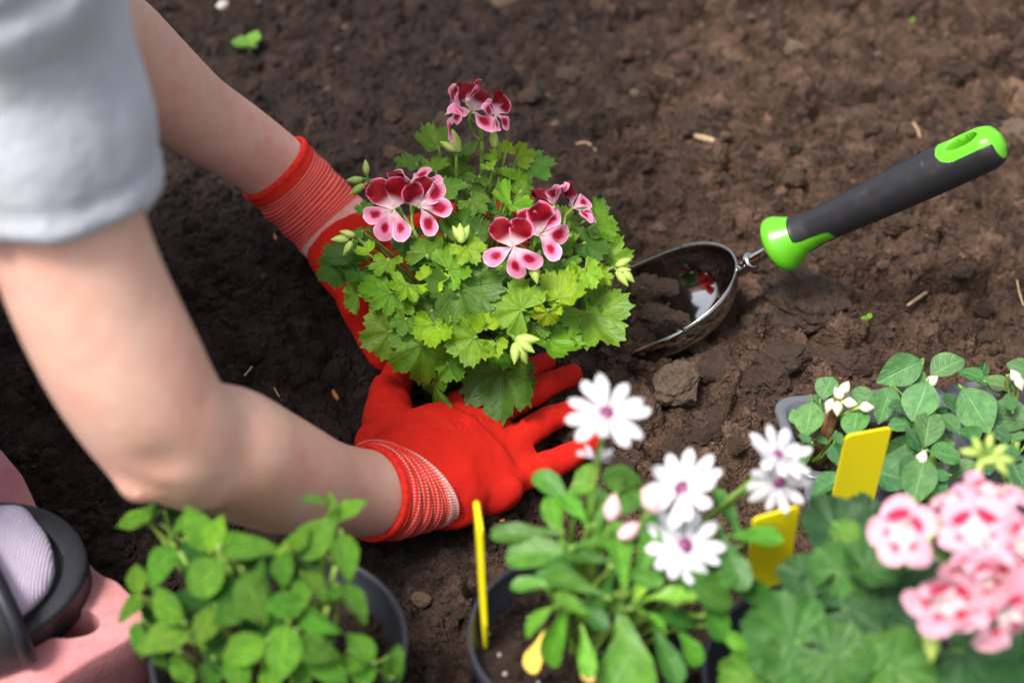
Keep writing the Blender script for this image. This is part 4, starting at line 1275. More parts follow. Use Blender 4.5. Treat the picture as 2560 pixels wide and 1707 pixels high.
TONES = [(0.032, 0.098, 0.020), (0.062, 0.160, 0.018), (0.115, 0.255, 0.015), (0.180, 0.360, 0.015), (0.275, 0.470, 0.016)]
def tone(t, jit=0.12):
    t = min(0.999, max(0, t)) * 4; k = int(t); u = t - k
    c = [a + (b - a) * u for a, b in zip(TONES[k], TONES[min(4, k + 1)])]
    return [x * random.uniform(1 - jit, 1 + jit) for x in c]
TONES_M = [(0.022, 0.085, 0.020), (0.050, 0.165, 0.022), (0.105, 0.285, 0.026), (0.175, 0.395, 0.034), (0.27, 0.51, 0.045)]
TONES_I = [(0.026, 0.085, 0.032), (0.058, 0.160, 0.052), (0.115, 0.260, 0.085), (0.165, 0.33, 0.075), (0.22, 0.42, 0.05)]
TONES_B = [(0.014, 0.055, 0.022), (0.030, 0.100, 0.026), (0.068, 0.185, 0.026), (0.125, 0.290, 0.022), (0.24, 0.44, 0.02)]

def dome_hit(px, py, c, r, k=1.0):
    """front of an ellipsoid at a pixel, or the nearest point to it along the ray"""
    d = ray(px, py); o = CAM - c
    r = np.asarray(r) * k
    D, O = d / r, o / r
    A, B, C_ = D @ D, O @ D, O @ O - 1
    disc = B * B - A * C_
    t = (-B - math.sqrt(disc)) / A if disc > 0 else -B / A
    p = CAM + d * t
    n = nrm((p - c) / r ** 2)
    return p, n

TOCAM = -AXF
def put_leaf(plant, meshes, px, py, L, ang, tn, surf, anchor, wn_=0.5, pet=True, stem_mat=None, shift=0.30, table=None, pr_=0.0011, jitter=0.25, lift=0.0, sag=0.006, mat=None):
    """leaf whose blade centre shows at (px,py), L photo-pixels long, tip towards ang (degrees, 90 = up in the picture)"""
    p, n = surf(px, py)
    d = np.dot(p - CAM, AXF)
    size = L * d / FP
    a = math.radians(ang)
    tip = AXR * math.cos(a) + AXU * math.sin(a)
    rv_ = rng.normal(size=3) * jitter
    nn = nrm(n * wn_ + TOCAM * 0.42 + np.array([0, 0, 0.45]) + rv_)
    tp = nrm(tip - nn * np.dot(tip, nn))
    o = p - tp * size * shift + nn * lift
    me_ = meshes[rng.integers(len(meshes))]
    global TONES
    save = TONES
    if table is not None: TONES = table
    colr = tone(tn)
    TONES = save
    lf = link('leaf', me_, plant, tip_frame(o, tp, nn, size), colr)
    if mat is not None:
        m2 = me_.copy(); m2.materials.clear(); m2.materials.append(mat); lf.data = m2
    if pet:
        q = anchor(p)
        mid = np.array(q) * 0.5 + o * 0.5 + np.array([0, 0, sag])
        pp = o - nn * pr_ * 1.3
        P = [[*q, pr_ * 1.25], [*mid, pr_ * 1.1], [*(pp - tp * size * 0.06), pr_], [*(pp + tp * size * 0.02), pr_ * 0.8]]
        st_ = smoothpath(np.array(P), 9)
        T_ = tangents(st_[:, :3])
        V, F, UV = loft(st_[:, :3], st_[:, 3], None, (0.31, 0.25, 0.92), 6)
        link('petiole', mesh('petiole', V, F, stem_mat or M_STEM), lf)
    return lf

def bud_mesh(mat, fat=0.34):
    pr2 = [(0, 0.06), (0.06, 0.16), (0.25, fat * 0.9), (0.45, fat), (0.7, fat * 0.72), (0.9, fat * 0.3), (1.0, 0.02)]
    V, F = [], []
    for y, r in pr2:
        for j in range(10):
            q = 2 * math.pi * j / 10
            rr2 = r * (1 + 0.10 * (1 if j % 2 else -1))
            V.append((rr2 * math.cos(q), y, rr2 * math.sin(q)))
    for i in range(len(pr2) - 1):
        for j in range(10):
            a, b = i * 10 + j, i * 10 + (j + 1) % 10
            F.append((a, b, b + 10, a + 10))
    return mesh('bud', V, F, mat)
BUD, BUDC, BUDP = bud_mesh(M_BUD, 0.24), bud_mesh(M_CREAMBUD, 0.36), bud_mesh(M_PINKBUD, 0.30)

def buds(plant, hub, stem_from, lst, bmesh_, size=0.0108, r=0.0011, mat=None):
    """a stem to hub and buds around it; lst: (px, py, angle)"""
    mid = (np.asarray(stem_from) + hub) / 2 + np.array([0, 0, 0.004])
    tube('stem', [[*stem_from, r * 1.3], [*mid, r * 1.15], [*hub, r]], mat or M_STEM, plant, 7, 9)
    dh = np.dot(hub - CAM, AXF)
    for bx, by, ba, sc in lst:
        p = pix(bx, by, dh - 0.004)
        a = math.radians(ba)
        tip = nrm(AXR * math.cos(a) + AXU * math.sin(a) + TOCAM * random.uniform(-0.2, 0.35))
        L = size * sc
        o = p - tip * L * 0.5
        b_ = link('bud', bmesh_, plant, tip_frame(o, tip, nrm(TOCAM + rng.normal(size=3) * 0.2), L))
        tube('pedicel', [[*hub, r * 0.8], [*((hub + o) / 2 - tip * 0.001), r * 0.8], [*(o + tip * L * 0.1), r * 0.9]], mat or M_STEM, b_, 6, 6)

ob_ = lambda t, W=0.42, pk=0.66: W * math.sin(math.pi * min(1, max(0, 0.04 + 0.96 * t)) ** (math.log(0.5) / math.log(pk))) ** 0.62 + 0.015
PUP = [blade_leaf('petal', M_PUP, 400 + i, lambda t: ob_(t, 0.41, 0.68), 16, 10, 0.05, [-0.10, 0.10, -0.24][i], 0.06, 0, 10, 0, 0, 0.05) for i in range(3)]
PLO = [blade_leaf('petal', M_PLO, 410 + i, lambda t: ob_(t, 0.29, 0.72), 16, 10, 0.05, [-0.15, 0.10, -0.30][i], 0.055, 0, 10, 0, 0, 0.06) for i in range(3)]
PZA = [blade_leaf('petal', M_PZ, 420 + i, lambda t: ob_(t, 0.42, 0.66), 14, 10, 0.06, [-0.16, 0.06, -0.34][i], 0.085, 0, 10, 0, 0, 0.06) for i in range(3)]
PZB = [blade_leaf('petal', M_PZ2, 430 + i, lambda t: ob_(t, 0.46, 0.66), 14, 10, 0.06, [-0.16, 0.08, -0.34][i], 0.085, 0, 10, 0, 0, 0.06) for i in range(3)]
DP = [blade_leaf('petal', M_DPETAL, 440 + i, lambda t: ob_(t, 0.158, 0.70), 14, 8, -0.10, [-0.06, -0.16, 0.08, -0.25][i], 0.012, 0, 10, 0, 0, 0.05) for i in range(4)]

def throat_mesh(mat):
    V, F = [], []
    for y, r in ((-0.75, 0.05), (-0.5, 0.09), (-0.2, 0.10), (0.0, 0.13), (0.08, 0.06), (0.10, 0.01)):
        for j in range(10):
            q = 2 * math.pi * j / 10
            V.append((r * math.cos(q), r * math.sin(q), y))
    for i in range(5):
        for j in range(10):
            a, b = i * 10 + j, i * 10 + (j + 1) % 10
            F.append((a, b, b + 10, a + 10))
    return mesh('flower', V, F, mat)
THROAT = throat_mesh(M_BUD)

def img_dir(ang, toward):
    a = math.radians(ang)
    return nrm((AXR * math.cos(a) + AXU * math.sin(a)) * math.sqrt(max(0, 1 - toward * toward)) + TOCAM * toward)

def pel_flower(plant, c, n, up, size, stem_from, spread=0.25, ups=None, los=None, zonal=False, closed=0.0):
    n = nrm(n); up = nrm(up - n * np.dot(up, n)); sd = np.cross(up, n)
    f = link('flower', THROAT, plant, frame(c, sd, up, n, size * 0.55))
    angs = ([-27, 27] if ups is None else ups), ([128, 180, 232] if los is None else los)
    if zonal: angs = ([-36, 36], [108, 180, 252])
    for k, (grp, meshes, sc) in enumerate(((angs[0], PZB if zonal else PUP, 1.0), (angs[1], PZA if zonal else PLO, 1.0))):
        for q in grp:
            q = math.radians(q + random.uniform(-5, 5))
            rad = up * math.cos(q) + sd * math.sin(q)
            ti = spread + random.uniform(-0.12, 0.14) + closed
            tp = nrm(rad * math.cos(ti) + n * math.sin(ti))
            pn = nrm(n * math.cos(ti) - rad * math.sin(ti))
            link('petal', meshes[rng.integers(3)], f, tip_frame(c + rad * size * 0.02 + n * random.uniform(0, 0.0012), tp, pn, size * sc * random.uniform(0.92, 1.08)))
    b = c - n * size * 0.40
    if stem_from is not None:
        st2 = np.asarray(stem_from)
        tube('pedicel', [[*st2, 0.0011], [*(0.5 * st2 + 0.5 * b - n * 0.004), 0.0010], [*b, 0.0011]], M_STEM, f, 6, 8)
    return f

# ------------------------------------------------------------------ the geranium being planted
GB = gp(1165, 885, 0.0)
ger = empty('geranium', GB, 'bushy geranium with crimson and pink flowers held between two red gloves', 'geranium')
GC, GR = np.array([-0.030, -0.020, 0.070]), np.array([0.108, 0.098, 0.082])
core = np.array([GB[0], GB[1], 0.0])
def g_anchor(p):
    h = max(0.012, 0.5 * p[2])
    return core * 1 + (p - core) * np.array([0.33, 0.33, 0]) + np.array([0, 0, h * 0.85])
for k in range(9):
    q = 2 * math.pi * k / 9 + 0.3
    top = GC + np.array([math.cos(q) * 0.055, math.sin(q) * 0.05, 0.02 + 0.02 * (k % 3)])
    tube('stem', [[*(core + (0, 0, -0.008)), 0.0034], [*(core * 0.6 + top * 0.4 + (0, 0, 0.006)), 0.0028], [*top, 0.0018]], M_STEM, ger, 8, 10)
def g_surf(k):
    return lambda x, y: dome_hit(x, y, GC, GR, k)
Z1 = lambda x, y: (780 + x / 2.8, 180 + y / 2.8)
Z2 = lambda x, y: (780 + x / 2.8, 600 + y / 2.8)
L1 = [(860, 510, 250, 110, .42), (690, 650, 220, 160, .33), (1100, 600, 220, 40, .38), (1360, 545, 120, 80, .85), (1470, 600, 160, 10, .7), (1540, 660, 310, 20, .3), (1275, 605, 120, 180, .85), (1370, 735, 190, -30, .55),
      (1030, 710, 230, 60, .28), (870, 680, 180, 100, .6), (960, 810, 240, -20, .45), (1140, 920, 190, -45, .35), (1380, 950, 270, -120, .72), (1500, 860, 210, -20, .6), (1440, 770, 140, 20, .6), (1240, 680, 110, 150, .85),
      (370, 980, 130, 150, .5), (2010, 1080, 280, 20, .55), (2000, 960, 140, 60, .3), (1950, 1215, 260, 0, .15), (2080, 1290, 270, 60, .5), (1920, 1420, 210, -70, .72), (2030, 1430, 130, 0, .8), (1740, 1360, 230, -100, .3),
      (820, 1240, 270, 80, .36), (990, 1360, 270, 30, .6), (1100, 1250, 210, -60, .85), (1060, 1100, 230, 30, .25), (950, 1120, 150, 60, .22), (340, 1100, 170, 120, .4), (370, 1270, 150, 150, .9), (250, 1290, 270, 180, .12),
      (170, 1400, 230, 210, .12), (310, 1410, 190, 240, .14), (520, 1350, 210, -100, .55), (1280, 1340, 170, 200, .3), (1180, 1120, 150, 30, .15), (1650, 1300, 180, -20, .2), (1700, 1100, 200, 80, .25), (1180, 760, 180, -90, .3)]
L2 = [(650, 340, 220, -120, .75), (860, 290, 190, 0, .97), (800, 240, 110, 100, .97), (520, 400, 240, -140, .5), (430, 350, 170, 180, .5), (1070, 380, 440, -60, .25), (1420, 460, 350, 150, .62), (1750, 380, 280, 70, .8), (1640, 530, 180, -100, .95),
      (1710, 470, 110, 30, .97), (1980, 560, 450, -50, .42), (1260, 290, 150, 60, .3), (850, 630, 230, -90, .85), (500, 660, 310, -160, .48), (780, 800, 410, -90, .48), (1090, 700, 300, 200, .72), (1210, 590, 150, 100, .88), (1280, 745, 140, -80, .9),
      (1340, 980, 470, -90, .14), (870, 1060, 340, -100, .40), (980, 890, 200, -45, .45), (1700, 720, 310, -30, .45), (650, 580, 180, -110, .35), (520, 560, 190, -150, .6), (1080, 540, 260, -90, .12), (1880, 660, 150, -80, .25), (620, 470, 180, -90, .6),
      (1250, 480, 200, -60, .2), (1550, 620, 200, -90, .3), (1350, 640, 160, 0, .3)]
for k, (lst, zf) in enumerate(((L1, Z1), (L2, Z2))):
    for (x, y, L, an, tn) in lst:
        px_, py_ = zf(x, y)
        small = L < 165
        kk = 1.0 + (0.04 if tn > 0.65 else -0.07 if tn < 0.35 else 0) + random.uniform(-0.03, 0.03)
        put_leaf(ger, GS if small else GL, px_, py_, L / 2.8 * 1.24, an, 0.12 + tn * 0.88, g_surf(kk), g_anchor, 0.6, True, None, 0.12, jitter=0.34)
for k in range(38):      # more leaves over the near side, filling the mound
    q = random.uniform(0, 6.28); w_ = math.sqrt(random.random()) * 0.95
    x, y = 1178 + 345 * w_ * math.cos(q), 690 - 265 * w_ * math.sin(q)
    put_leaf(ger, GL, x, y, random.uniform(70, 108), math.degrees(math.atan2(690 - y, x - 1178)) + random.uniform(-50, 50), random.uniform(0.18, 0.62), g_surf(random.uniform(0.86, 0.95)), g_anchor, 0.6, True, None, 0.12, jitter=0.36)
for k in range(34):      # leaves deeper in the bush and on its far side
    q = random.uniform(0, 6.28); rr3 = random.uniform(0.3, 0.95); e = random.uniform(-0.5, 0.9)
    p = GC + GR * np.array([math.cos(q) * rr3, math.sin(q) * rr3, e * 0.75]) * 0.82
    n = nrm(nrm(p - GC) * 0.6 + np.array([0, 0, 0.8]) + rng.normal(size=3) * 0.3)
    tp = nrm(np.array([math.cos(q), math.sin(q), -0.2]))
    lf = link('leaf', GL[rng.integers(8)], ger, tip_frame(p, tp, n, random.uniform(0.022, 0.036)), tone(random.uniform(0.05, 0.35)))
    st_ = smoothpath(np.array([[*g_anchor(p), 0.0013], [*(0.5 * p + 0.5 * g_anchor(p)), 0.0012], [*p, 0.001]]), 6)
    V, F, UV = loft(st_[:, :3], st_[:, 3], None, (0.31, 0.25, 0.92), 6)
    link('petiole', mesh('petiole', V, F, M_STEM), lf)

def g_out(x, y, off=0.015):
    p, n = dome_hit(x, y, GC, GR, 1.0)
    return p + TOCAM * off
def hub_of(pts, below=26):
    x = sum(p[0] for p in pts) / len(pts); y = sum(p[1] for p in pts) / len(pts) + below
    return g_out(x, y, 0.004)
def umbel(stem_px, flowers):
    hub = g_out(*stem_px, 0.006)
    root = g_anchor(hub)
    tube('stem', [[*root, 0.0020], [*(0.5 * root + 0.5 * hub + (0, 0, 0.004)), 0.0017], [*hub, 0.0016]], M_STEM, ger, 7, 10)
    for (x, y), (fa, ft), ua, sz, kw in flowers:
        c = g_out(x, y, kw.pop('off', 0.017))
        pel_flower(ger, c, img_dir(fa, ft), AXR * math.cos(math.radians(ua)) + AXU * math.sin(math.radians(ua)) + TOCAM * 0.1, sz, hub, **kw)
umbel((1035, 580), [((991, 530), (-100, 0.95), 95, 0.0222, {'off': 0.026, 'spread': 0.10, 'ups': [-34, 22], 'los': [-104, -146, 158]}), ((1054, 524), (-20, 0.88), 105, 0.0220, {'off': 0.022, 'spread': 0.15, 'ups': [-22, 20], 'los': [62, 104, 162]}),
                    ((1030, 458), (85, 0.30), 180, 0.020, {'off': 0.008, 'spread': 0.2}), ((968, 466), (120, 0.35), 150, 0.016, {'off': 0.012})])
umbel((1340, 655), [((1283, 620), (-120, 0.93), 92, 0.0212, {'off': 0.024, 'spread': 0.12, 'ups': [-34, 30], 'los': [-116, 180, 128]}), ((1345, 592), (-30, 0.88), 110, 0.0222, {'off': 0.020, 'spread': 0.18, 'ups': [-26, 10], 'los': [58, 112, 158]})])
umbel((1428, 590), [((1383, 520), (100, 0.25), 120, 0.0185, {'off': 0.010, 'spread': 0.6, 'closed': 0.4}), ((1430, 524), (45, 0.45), 140, 0.019, {'off': 0.012, 'spread': 0.45, 'ups': [-20, 20], 'los': [110, 165, 220]})])
# tall flower head at the back
def tall(px_, py_): return yp(px_, py_, GC[1] + 0.045)
hubT = tall(1205, 352)
tube('stem', [[*g_anchor(GC + (0, 0.03, 0.05)), 0.0020], [*tall(1200, 480), 0.0018], [*hubT, 0.0016]], M_STEM, ger, 7, 10)
for (x, y), (fa, ft), ua, sz, kw in (((1180, 278), (65, 0.72), 80, 0.0215, {'spread': 0.35, 'ups': [-30, 12], 'los': [78, 150, -128]}), ((1140, 280), (172, 0.35), 100, 0.0195, {'spread': 0.25, 'ups': [], 'los': [-70, -10, 50, 120, 190]}), ((1236, 284), (10, 0.62), 60, 0.0165, {'spread': 0.25, 'ups': [-30, 30], 'los': [110, 180, 240]}),
                                     ((1168, 262), (130, 0.40), 90, 0.0185, {'spread': 0.3, 'ups': [10], 'los': [-40, 70]})):
    pel_flower(ger, tall(x, y) + TOCAM * 0.004, img_dir(fa, ft), AXR * math.cos(math.radians(ua)) + AXU * math.sin(math.radians(ua)), sz, hubT, **kw)
buds(ger, g_out(925, 452, 0.01), g_anchor(g_out(950, 520, 0)), [(915, 418, 95, 1.0), (886, 450, 185, 1.1), (892, 474, 215, 1.15)], BUD)
buds(ger, g_out(893, 596, 0.012), g_anchor(g_out(940, 640, 0)), [(868, 584, 165, 1.0), (850, 598, 185, 1.15), (869, 622, 240, 1.05)], BUD)
buds(ger, g_out(1328, 650, 0.012), g_anchor(g_out(1330, 700, 0)), [(1338, 682, -75, 1.4)], BUD)
buds(ger, g_out(1538, 668, 0.012), g_anchor(g_out(1480, 680, 0)), [(1560, 654, 30, 1.15), (1560, 676, 5, 0.9), (1556, 696, -55, 1.25), (1570, 690, -45, 1.15)], BUD)
buds(ger, g_out(1285, 842, 0.016), g_anchor(g_out(1300, 800, 0)), [(1318, 850, 0, 1.5), (1315, 866, -35, 1.3), (1306, 886, -65, 1.4), (1289, 884, -92, 1.35)], BUD)
buds(ger, tall(1140, 372), g_anchor(GC + (-0.02, 0.04, 0.05)), [(1138, 352, 105, 1.6), (1120, 366, 150, 1.2)], BUD)
buds(ger, g_out(1152, 600, 0.008), g_anchor(g_out(1150, 640, 0)), [(1152, 582, 95, 1.3), (1163, 580, 70, 1.2), (1143, 584, 120, 1.1)], BUD)
buds(ger, tall(1238, 352), tall(1250, 400), [(1234, 344, 95, 1.3)], BUD)

# ------------------------------------------------------------------ pots
def lathe(profile, seg=72):
    V, F = [], []
    for r, z in profile:
        for j in range(seg):
            q = 2 * math.pi * j / seg
            V.append((r * math.cos(q), r * math.sin(q), z))
    for i in range(len(profile) - 1):
        for j in range(seg):
            a, b = i * seg + j, i * seg + (j + 1) % seg
            F.append((a, b, b + seg, a + seg))
    return np.array(V), F

def soil_disc(c, r, z, seed, parent, n=46):
    V, F = [(c[0], c[1], z)], []
    for i in range(1, n + 1):
        for j in range(90):
            q = 2 * math.pi * j / 90
            V.append((c[0] + r * i / n * math.cos(q), c[1] + r * i / n * math.sin(q), z))
    V = np.array(V)
    V[:, 2] += fbm(V * 70, 4, 0.6, seed) * 0.0028 + fbm(V * 22, 2, 0.5, seed + 5) * 0.004
    for j in range(90): F.append((0, 1 + j, 1 + (j + 1) % 90))
    for i in range(n - 1):
        for j in range(90):
            a, b = 1 + i * 90 + j, 1 + i * 90 + (j + 1) % 90
            F.append((a, a + 90, b + 90, b))
    so_ = link('soil', mesh('soil', V, F, M_POTSOIL), parent)
    zf = lambda x, y: z + 0.001
    kp = lambda x, y, r2: (x - c[0]) ** 2 + (y - c[1]) ** 2 < (r * 0.96) ** 2
    v, f, t = merged(420, 1, 0.0010, 0.0034, (c[0] - r, c[0] + r, c[1] - r, c[1] + r), seed, zf, 0.0, 2.0, kp)
    tag(tinted('soil_crumbs', v, f, t, M_POTSOIL, so_), kind='stuff')
    v, f, t = merged(34, 1, 0.0008, 0.0016, (c[0] - r, c[0] + r, c[1] - r, c[1] + r), seed + 1, zf, -0.4, 1.0, kp)
    tag(tinted('perlite', v, f, t, M_WHITE_BIT, so_), kind='stuff')

def pot(c, r, h, label, seed):
    e = empty('flower_pot', (c[0], c[1], 0), label, 'flower pot')
    t = 0.0016
    p = [(r * 0.70, -0.006), (r * 0.74, 0.004), (r * 0.93, h - 0.016), (r * 0.975, h - 0.015), (r * 0.99, h - 0.003), (r * 0.985, h - 0.0008), (r * 0.965, h), (r * 0.945, h - 0.0008), (r * 0.94, h - 0.003), (r * 0.92, h - 0.014), (r * 0.88, h - 0.018), (r * 0.78, h - 0.07), (r * 0.70, 0.004)]
    V, F = lathe(p)
    link('pot_wall', mesh('pot_wall', V + (c[0], c[1], 0), F, M_POT), e)
    soil_disc(c, r * 0.895, h - 0.022, seed, e)
    return e

RIM = 0.108
cD, cM, cZ = gp(1440, 1578, RIM), gp(697, 1608, RIM), gp(2085, 1690, RIM)
sc_ = lambda c: np.dot(c - CAM, AXF) / FP
pot(cD, 276 * sc_(cD), RIM, 'round black plastic pot holding the white daisies', 501)
pot(cM, 326 * sc_(cM), RIM, 'round black plastic pot full of mint', 511)
pot(cZ, 335 * sc_(cZ), RIM, 'round black plastic pot under the pale pink geranium', 521)

# ------------------------------------------------------------------ white daisies
daisy = empty('daisy', (cD[0], cD[1], RIM - 0.02), 'white daisy with purple eyes and spoon-shaped green leaves in a black pot', 'daisy')
DC, DR = np.array([cD[0] + 0.024, cD[1] + 0.006, RIM + 0.035]), np.array([0.080, 0.062, 0.052])
d_root = np.array([cD[0], cD[1], RIM - 0.022])
def d_anchor(p): return d_root + (p - d_root) * np.array([0.42, 0.42, 0.45])
for k in range(7):
    q = 6.28 * k / 7
    top = DC + np.array([0.045 * math.cos(q), 0.035 * math.sin(q), 0.012])
    tube('stem', [[*d_root, 0.0024], [*(0.5 * d_root + 0.5 * top + (0, 0, 0.006)), 0.0021], [*top, 0.0016]], M_STEM, daisy, 7, 9)
Z6 = lambda x, y: (1140 + x / 1.896, 880 + y / 1.896)
LD = [(470, 640, 210, 130, .35), (470, 790, 280, 115, .5), (330, 865, 260, 180, .3), (420, 940, 310, 175, .35), (560, 730, 210, 110, .5), (660, 780, 220, 90, .4), (830, 650, 280, 120, .5), (700, 890, 240, 20, .4), (780, 980, 320, 90, .5),
      (900, 980, 250, 70, .4), (1120, 1090, 340, -30, .25), (390, 1100, 210, 175, .5), (560, 1090, 270, 150, .3), (390, 1260, 190, 195, .6), (470, 1350, 310, -115, .55), (620, 1420, 190, -80, .6), (810, 1420, 400, -80, .45), (740, 1490, 300, -100, .4),
      (1000, 1150, 220, 0, .75), (1040, 1260, 250, -10, .15), (930, 1250, 160, -50, .6), (980, 1420, 270, -70, .2), (1100, 1390, 190, -60, .45), (1300, 1350, 170, -30, .6), (1210, 1220, 260, -70, .35), (1300, 980, 260, -80, .25), (1395, 890, 260, 5, .45),
      (1290, 780, 230, 100, .3), (760, 620, 160, 90, .6), (920, 630, 210, 60, .3), (1370, 1120, 300, -20, .15), (640, 1240, 170, -60, .1), (560, 1210, 190, 150, .55), (870, 1140, 130, 60, .85), (590, 600, 180, 60, .55), (650, 660, 180, 150, .5),
      (860, 1060, 200, -20, .3), (1180, 1040, 240, 20, .2), (700, 1120, 220, -120, .2), (1240, 1120, 220, 60, .3), (520, 1000, 220, 200, .25), (620, 960, 240, 160, .2), (980, 1040, 220, 30, .2), (900, 830, 220, 60, .25), (760, 740, 200, 40, .3)]
for (x, y, L, an, tn) in LD:
    a_, b_ = Z6(x, y)
    put_leaf(daisy, DL, a_, b_, L / 1.896 * 1.22, an, tn, lambda X, Y: dome_hit(X, Y, DC, DR, random.uniform(0.85, 1.05)), d_anchor, 0.5, True, None, 0.5, TONES_M, 0.0012, 0.34)
for (x, y, L, an, mt) in ((372, 1425, 210, -115, M_YELLOWLEAF), (620, 1490, 170, -95, M_ORANGELEAF)):
    a_, b_ = Z6(x, y)
    lf = put_leaf(daisy, DL, a_, b_, L / 1.896, an, 0.9, lambda X, Y: dome_hit(X, Y, DC, DR, 0.82), d_anchor, 0.5, True, None, 0.5, None, 0.001, 0.1, mat=mt)
    lf['label'] = 'yellowed withering daisy leaf'
def disc_mesh():
    V, F = ellipsoid((0, 0, 0), (0.5, 0.5, 0.30), 20, 10)
    V = V * (1 + 0.08 * vnoise(V * 9, 5)[:, None])
    return mesh('flower_disc', V, F, M_DDISC)
DISC = disc_mesh()
def daisy_flower(px_, py_, dia, face, d_off, petals=11, spread=0.12, arc=None, y=None):
    yy = DC[1] + 0.01 if y is None else y
    c = yp(px_, py_, yy + d_off)
    d = np.dot(c - CAM, AXF)
    R = dia * d / FP / 2
    n = img_dir(*face)
    up = nrm(AXU - n * np.dot(AXU, n)) if abs(np.dot(AXU, n)) < 0.95 else nrm(AXR - n * np.dot(AXR, n))
    sd = np.cross(up, n)
    f = link('flower', DISC, daisy, frame(c, sd, up, n, R * 0.44))
    for k in range(petals):
        q = 2 * math.pi * (k + random.uniform(-0.18, 0.18)) / petals
        if arc and not (arc[0] <= math.degrees(q) % 360 <= arc[1]): continue
        rad = up * math.cos(q) + sd * math.sin(q)
        ti = spread + random.uniform(-0.14, 0.16)
        tp = nrm(rad * math.cos(ti) + n * math.sin(ti)); pn = nrm(n * math.cos(ti) - rad * math.sin(ti))
        link('petal', DP[rng.integers(4)], f, tip_frame(c + rad * R * 0.06 + n * (0.0004 + 0.0006 * (k % 2)), tp, nrm(pn + sd * 0), R * random.uniform(0.93, 1.06)))
    root = d_anchor(c) if d_off > -0.5 else d_root
    mid = (root + c) / 2 + np.array([0, 0, 0.01]) - n * 0.01
    tube('stem', [[*root, 0.0016], [*mid, 0.0014], [*(c - n * R * 0.30), 0.0014], [*(c - n * R * 0.08), 0.0022]], M_STEM, f, 7, 10)
daisy_flower(1517, 1033, 200, (80, 0.80), 0.0)
daisy_flower(1706, 1222, 205, (130, 0.72), -0.010, 12, 0.22)
daisy_flower(1712, 1363, 200, (60, 0.86), -0.030, 12, 0.10)
daisy_flower(1490, 1150, 100, (80, 0.30), 0.012, 9, 0.5)
daisy_flower(1945, 1140, 165, (70, 0.66), 0.020, 11, 0.25)
daisy_flower(1948, 1204, 165, (-70, 0.93), 0.012, 11, 0.12)
for (x, y, an) in ((1533, 1268, 80), (1628, 1250, 120), (1576, 1326, 30)):
    h = yp(x, y + 20, DC[1] - 0.02)
    buds(daisy, h, d_anchor(h), [(x, y, an, 1.0)], BUDP, 0.0135)

# ------------------------------------------------------------------ mint
mint = empty('mint', (cM[0], cM[1], RIM - 0.02), 'leafy bright green mint spilling over its black pot', 'mint')
MC, MR = np.array([cM[0] + 0.002, cM[1] + 0.012, RIM + 0.030]), np.array([0.082, 0.066, 0.062])
m_root = np.array([cM[0], cM[1], RIM - 0.022])
def m_anchor(p): return m_root + (p - m_root) * np.array([0.72, 0.72, 0.62])
Z7 = lambda x, y: (260 + x / 2.94, 1180 + y / 2.94)
for (x, y) in ((340, 350), (560, 590), (830, 540), (900, 680), (1320, 640), (1660, 380), (1640, 1000), (1420, 1150), (1880, 1400), (450, 900), (1000, 850), (700, 1240), (1700, 700), (260, 900)):
    a_, b_ = Z7(x, y)
    p, n = dome_hit(a_, b_, MC, MR, 0.97)
    q = m_root + (p - m_root) * np.array([0.35, 0.35, 0])
    tube('stem', [[*q, 0.0019], [*(q * 0.45 + p * 0.55 + (0, 0, -0.004)), 0.0017], [*p, 0.0013]], M_STEM, mint, 7, 9)
LM = [(260, 370, 330, 195, .5), (340, 270, 190, 110, .6), (560, 390, 260, 170, .45), (700, 420, 340, 120, .55), (820, 440, 240, 75, .8), (950, 480, 160, 30, .65), (1080, 560, 380, 25, .45), (410, 680, 310, -110, .45), (240, 770, 240, 100, .6), (180, 1000, 240, 215, .5),
      (710, 790, 410, 215, .55), (450, 970, 330, 140, .55), (420, 1200, 420, 190, .55), (260, 1240, 280, -110, .5), (740, 1130, 260, -120, .6), (1110, 940, 420, -60, .55), (1310, 730, 260, -100, .5), (1330, 590, 170, 90, .8), (1440, 500, 230, 70, .55), (1560, 480, 360, 40, .55),
      (1550, 230, 220, 135, .5), (1680, 250, 190, 80, .85), (1800, 270, 260, 35, .65), (1780, 620, 310, -80, .5), (1850, 960, 310, -45, .45), (1450, 890, 230, -100, .55), (1560, 1100, 310, -20, .45), (1310, 970, 290, 170, .4), (1560, 830, 240, -50, .5), (1000, 1310, 380, 200, .62),
      (1310, 1330, 380, -100, .65), (600, 1440, 330, -100, .6), (980, 1480, 270, -80, .55), (1640, 1420, 360, -40, .5), (1560, 1310, 310, -20, .4), (1880, 1270, 270, 130, .5), (2130, 1370, 220, 70, .5), (1900, 1480, 260, -90, .6), (2120, 1480, 260, -100, .5), (1230, 1530, 260, -90, .6),
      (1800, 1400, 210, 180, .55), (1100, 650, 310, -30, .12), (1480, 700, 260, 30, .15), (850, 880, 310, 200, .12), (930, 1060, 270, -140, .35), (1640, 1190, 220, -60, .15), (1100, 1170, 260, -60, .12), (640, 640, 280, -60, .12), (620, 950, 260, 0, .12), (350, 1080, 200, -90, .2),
      (1250, 1130, 240, 60, .15), (800, 1300, 260, -90, .15), (700, 300, 200, 40, .2), (500, 300, 180, 60, .2), (1900, 1340, 180, -20, .55), (1700, 870, 160, 20, .45), (1150, 800, 260, 100, .3), (1450, 1480, 260, -70, .45), (420, 1400, 240, -100, .4), (780, 1500, 240, -100, .4)]
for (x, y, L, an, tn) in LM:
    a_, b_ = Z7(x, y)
    put_leaf(mint, ML, a_, b_, L / 2.94 * 1.14, an, tn, lambda X, Y: dome_hit(X, Y, MC, MR, 0.86 if tn < 0.25 else random.uniform(0.95, 1.06)), m_anchor, 0.5, True, None, 0.5, TONES_M, 0.0009, 0.42, sag=0.002)

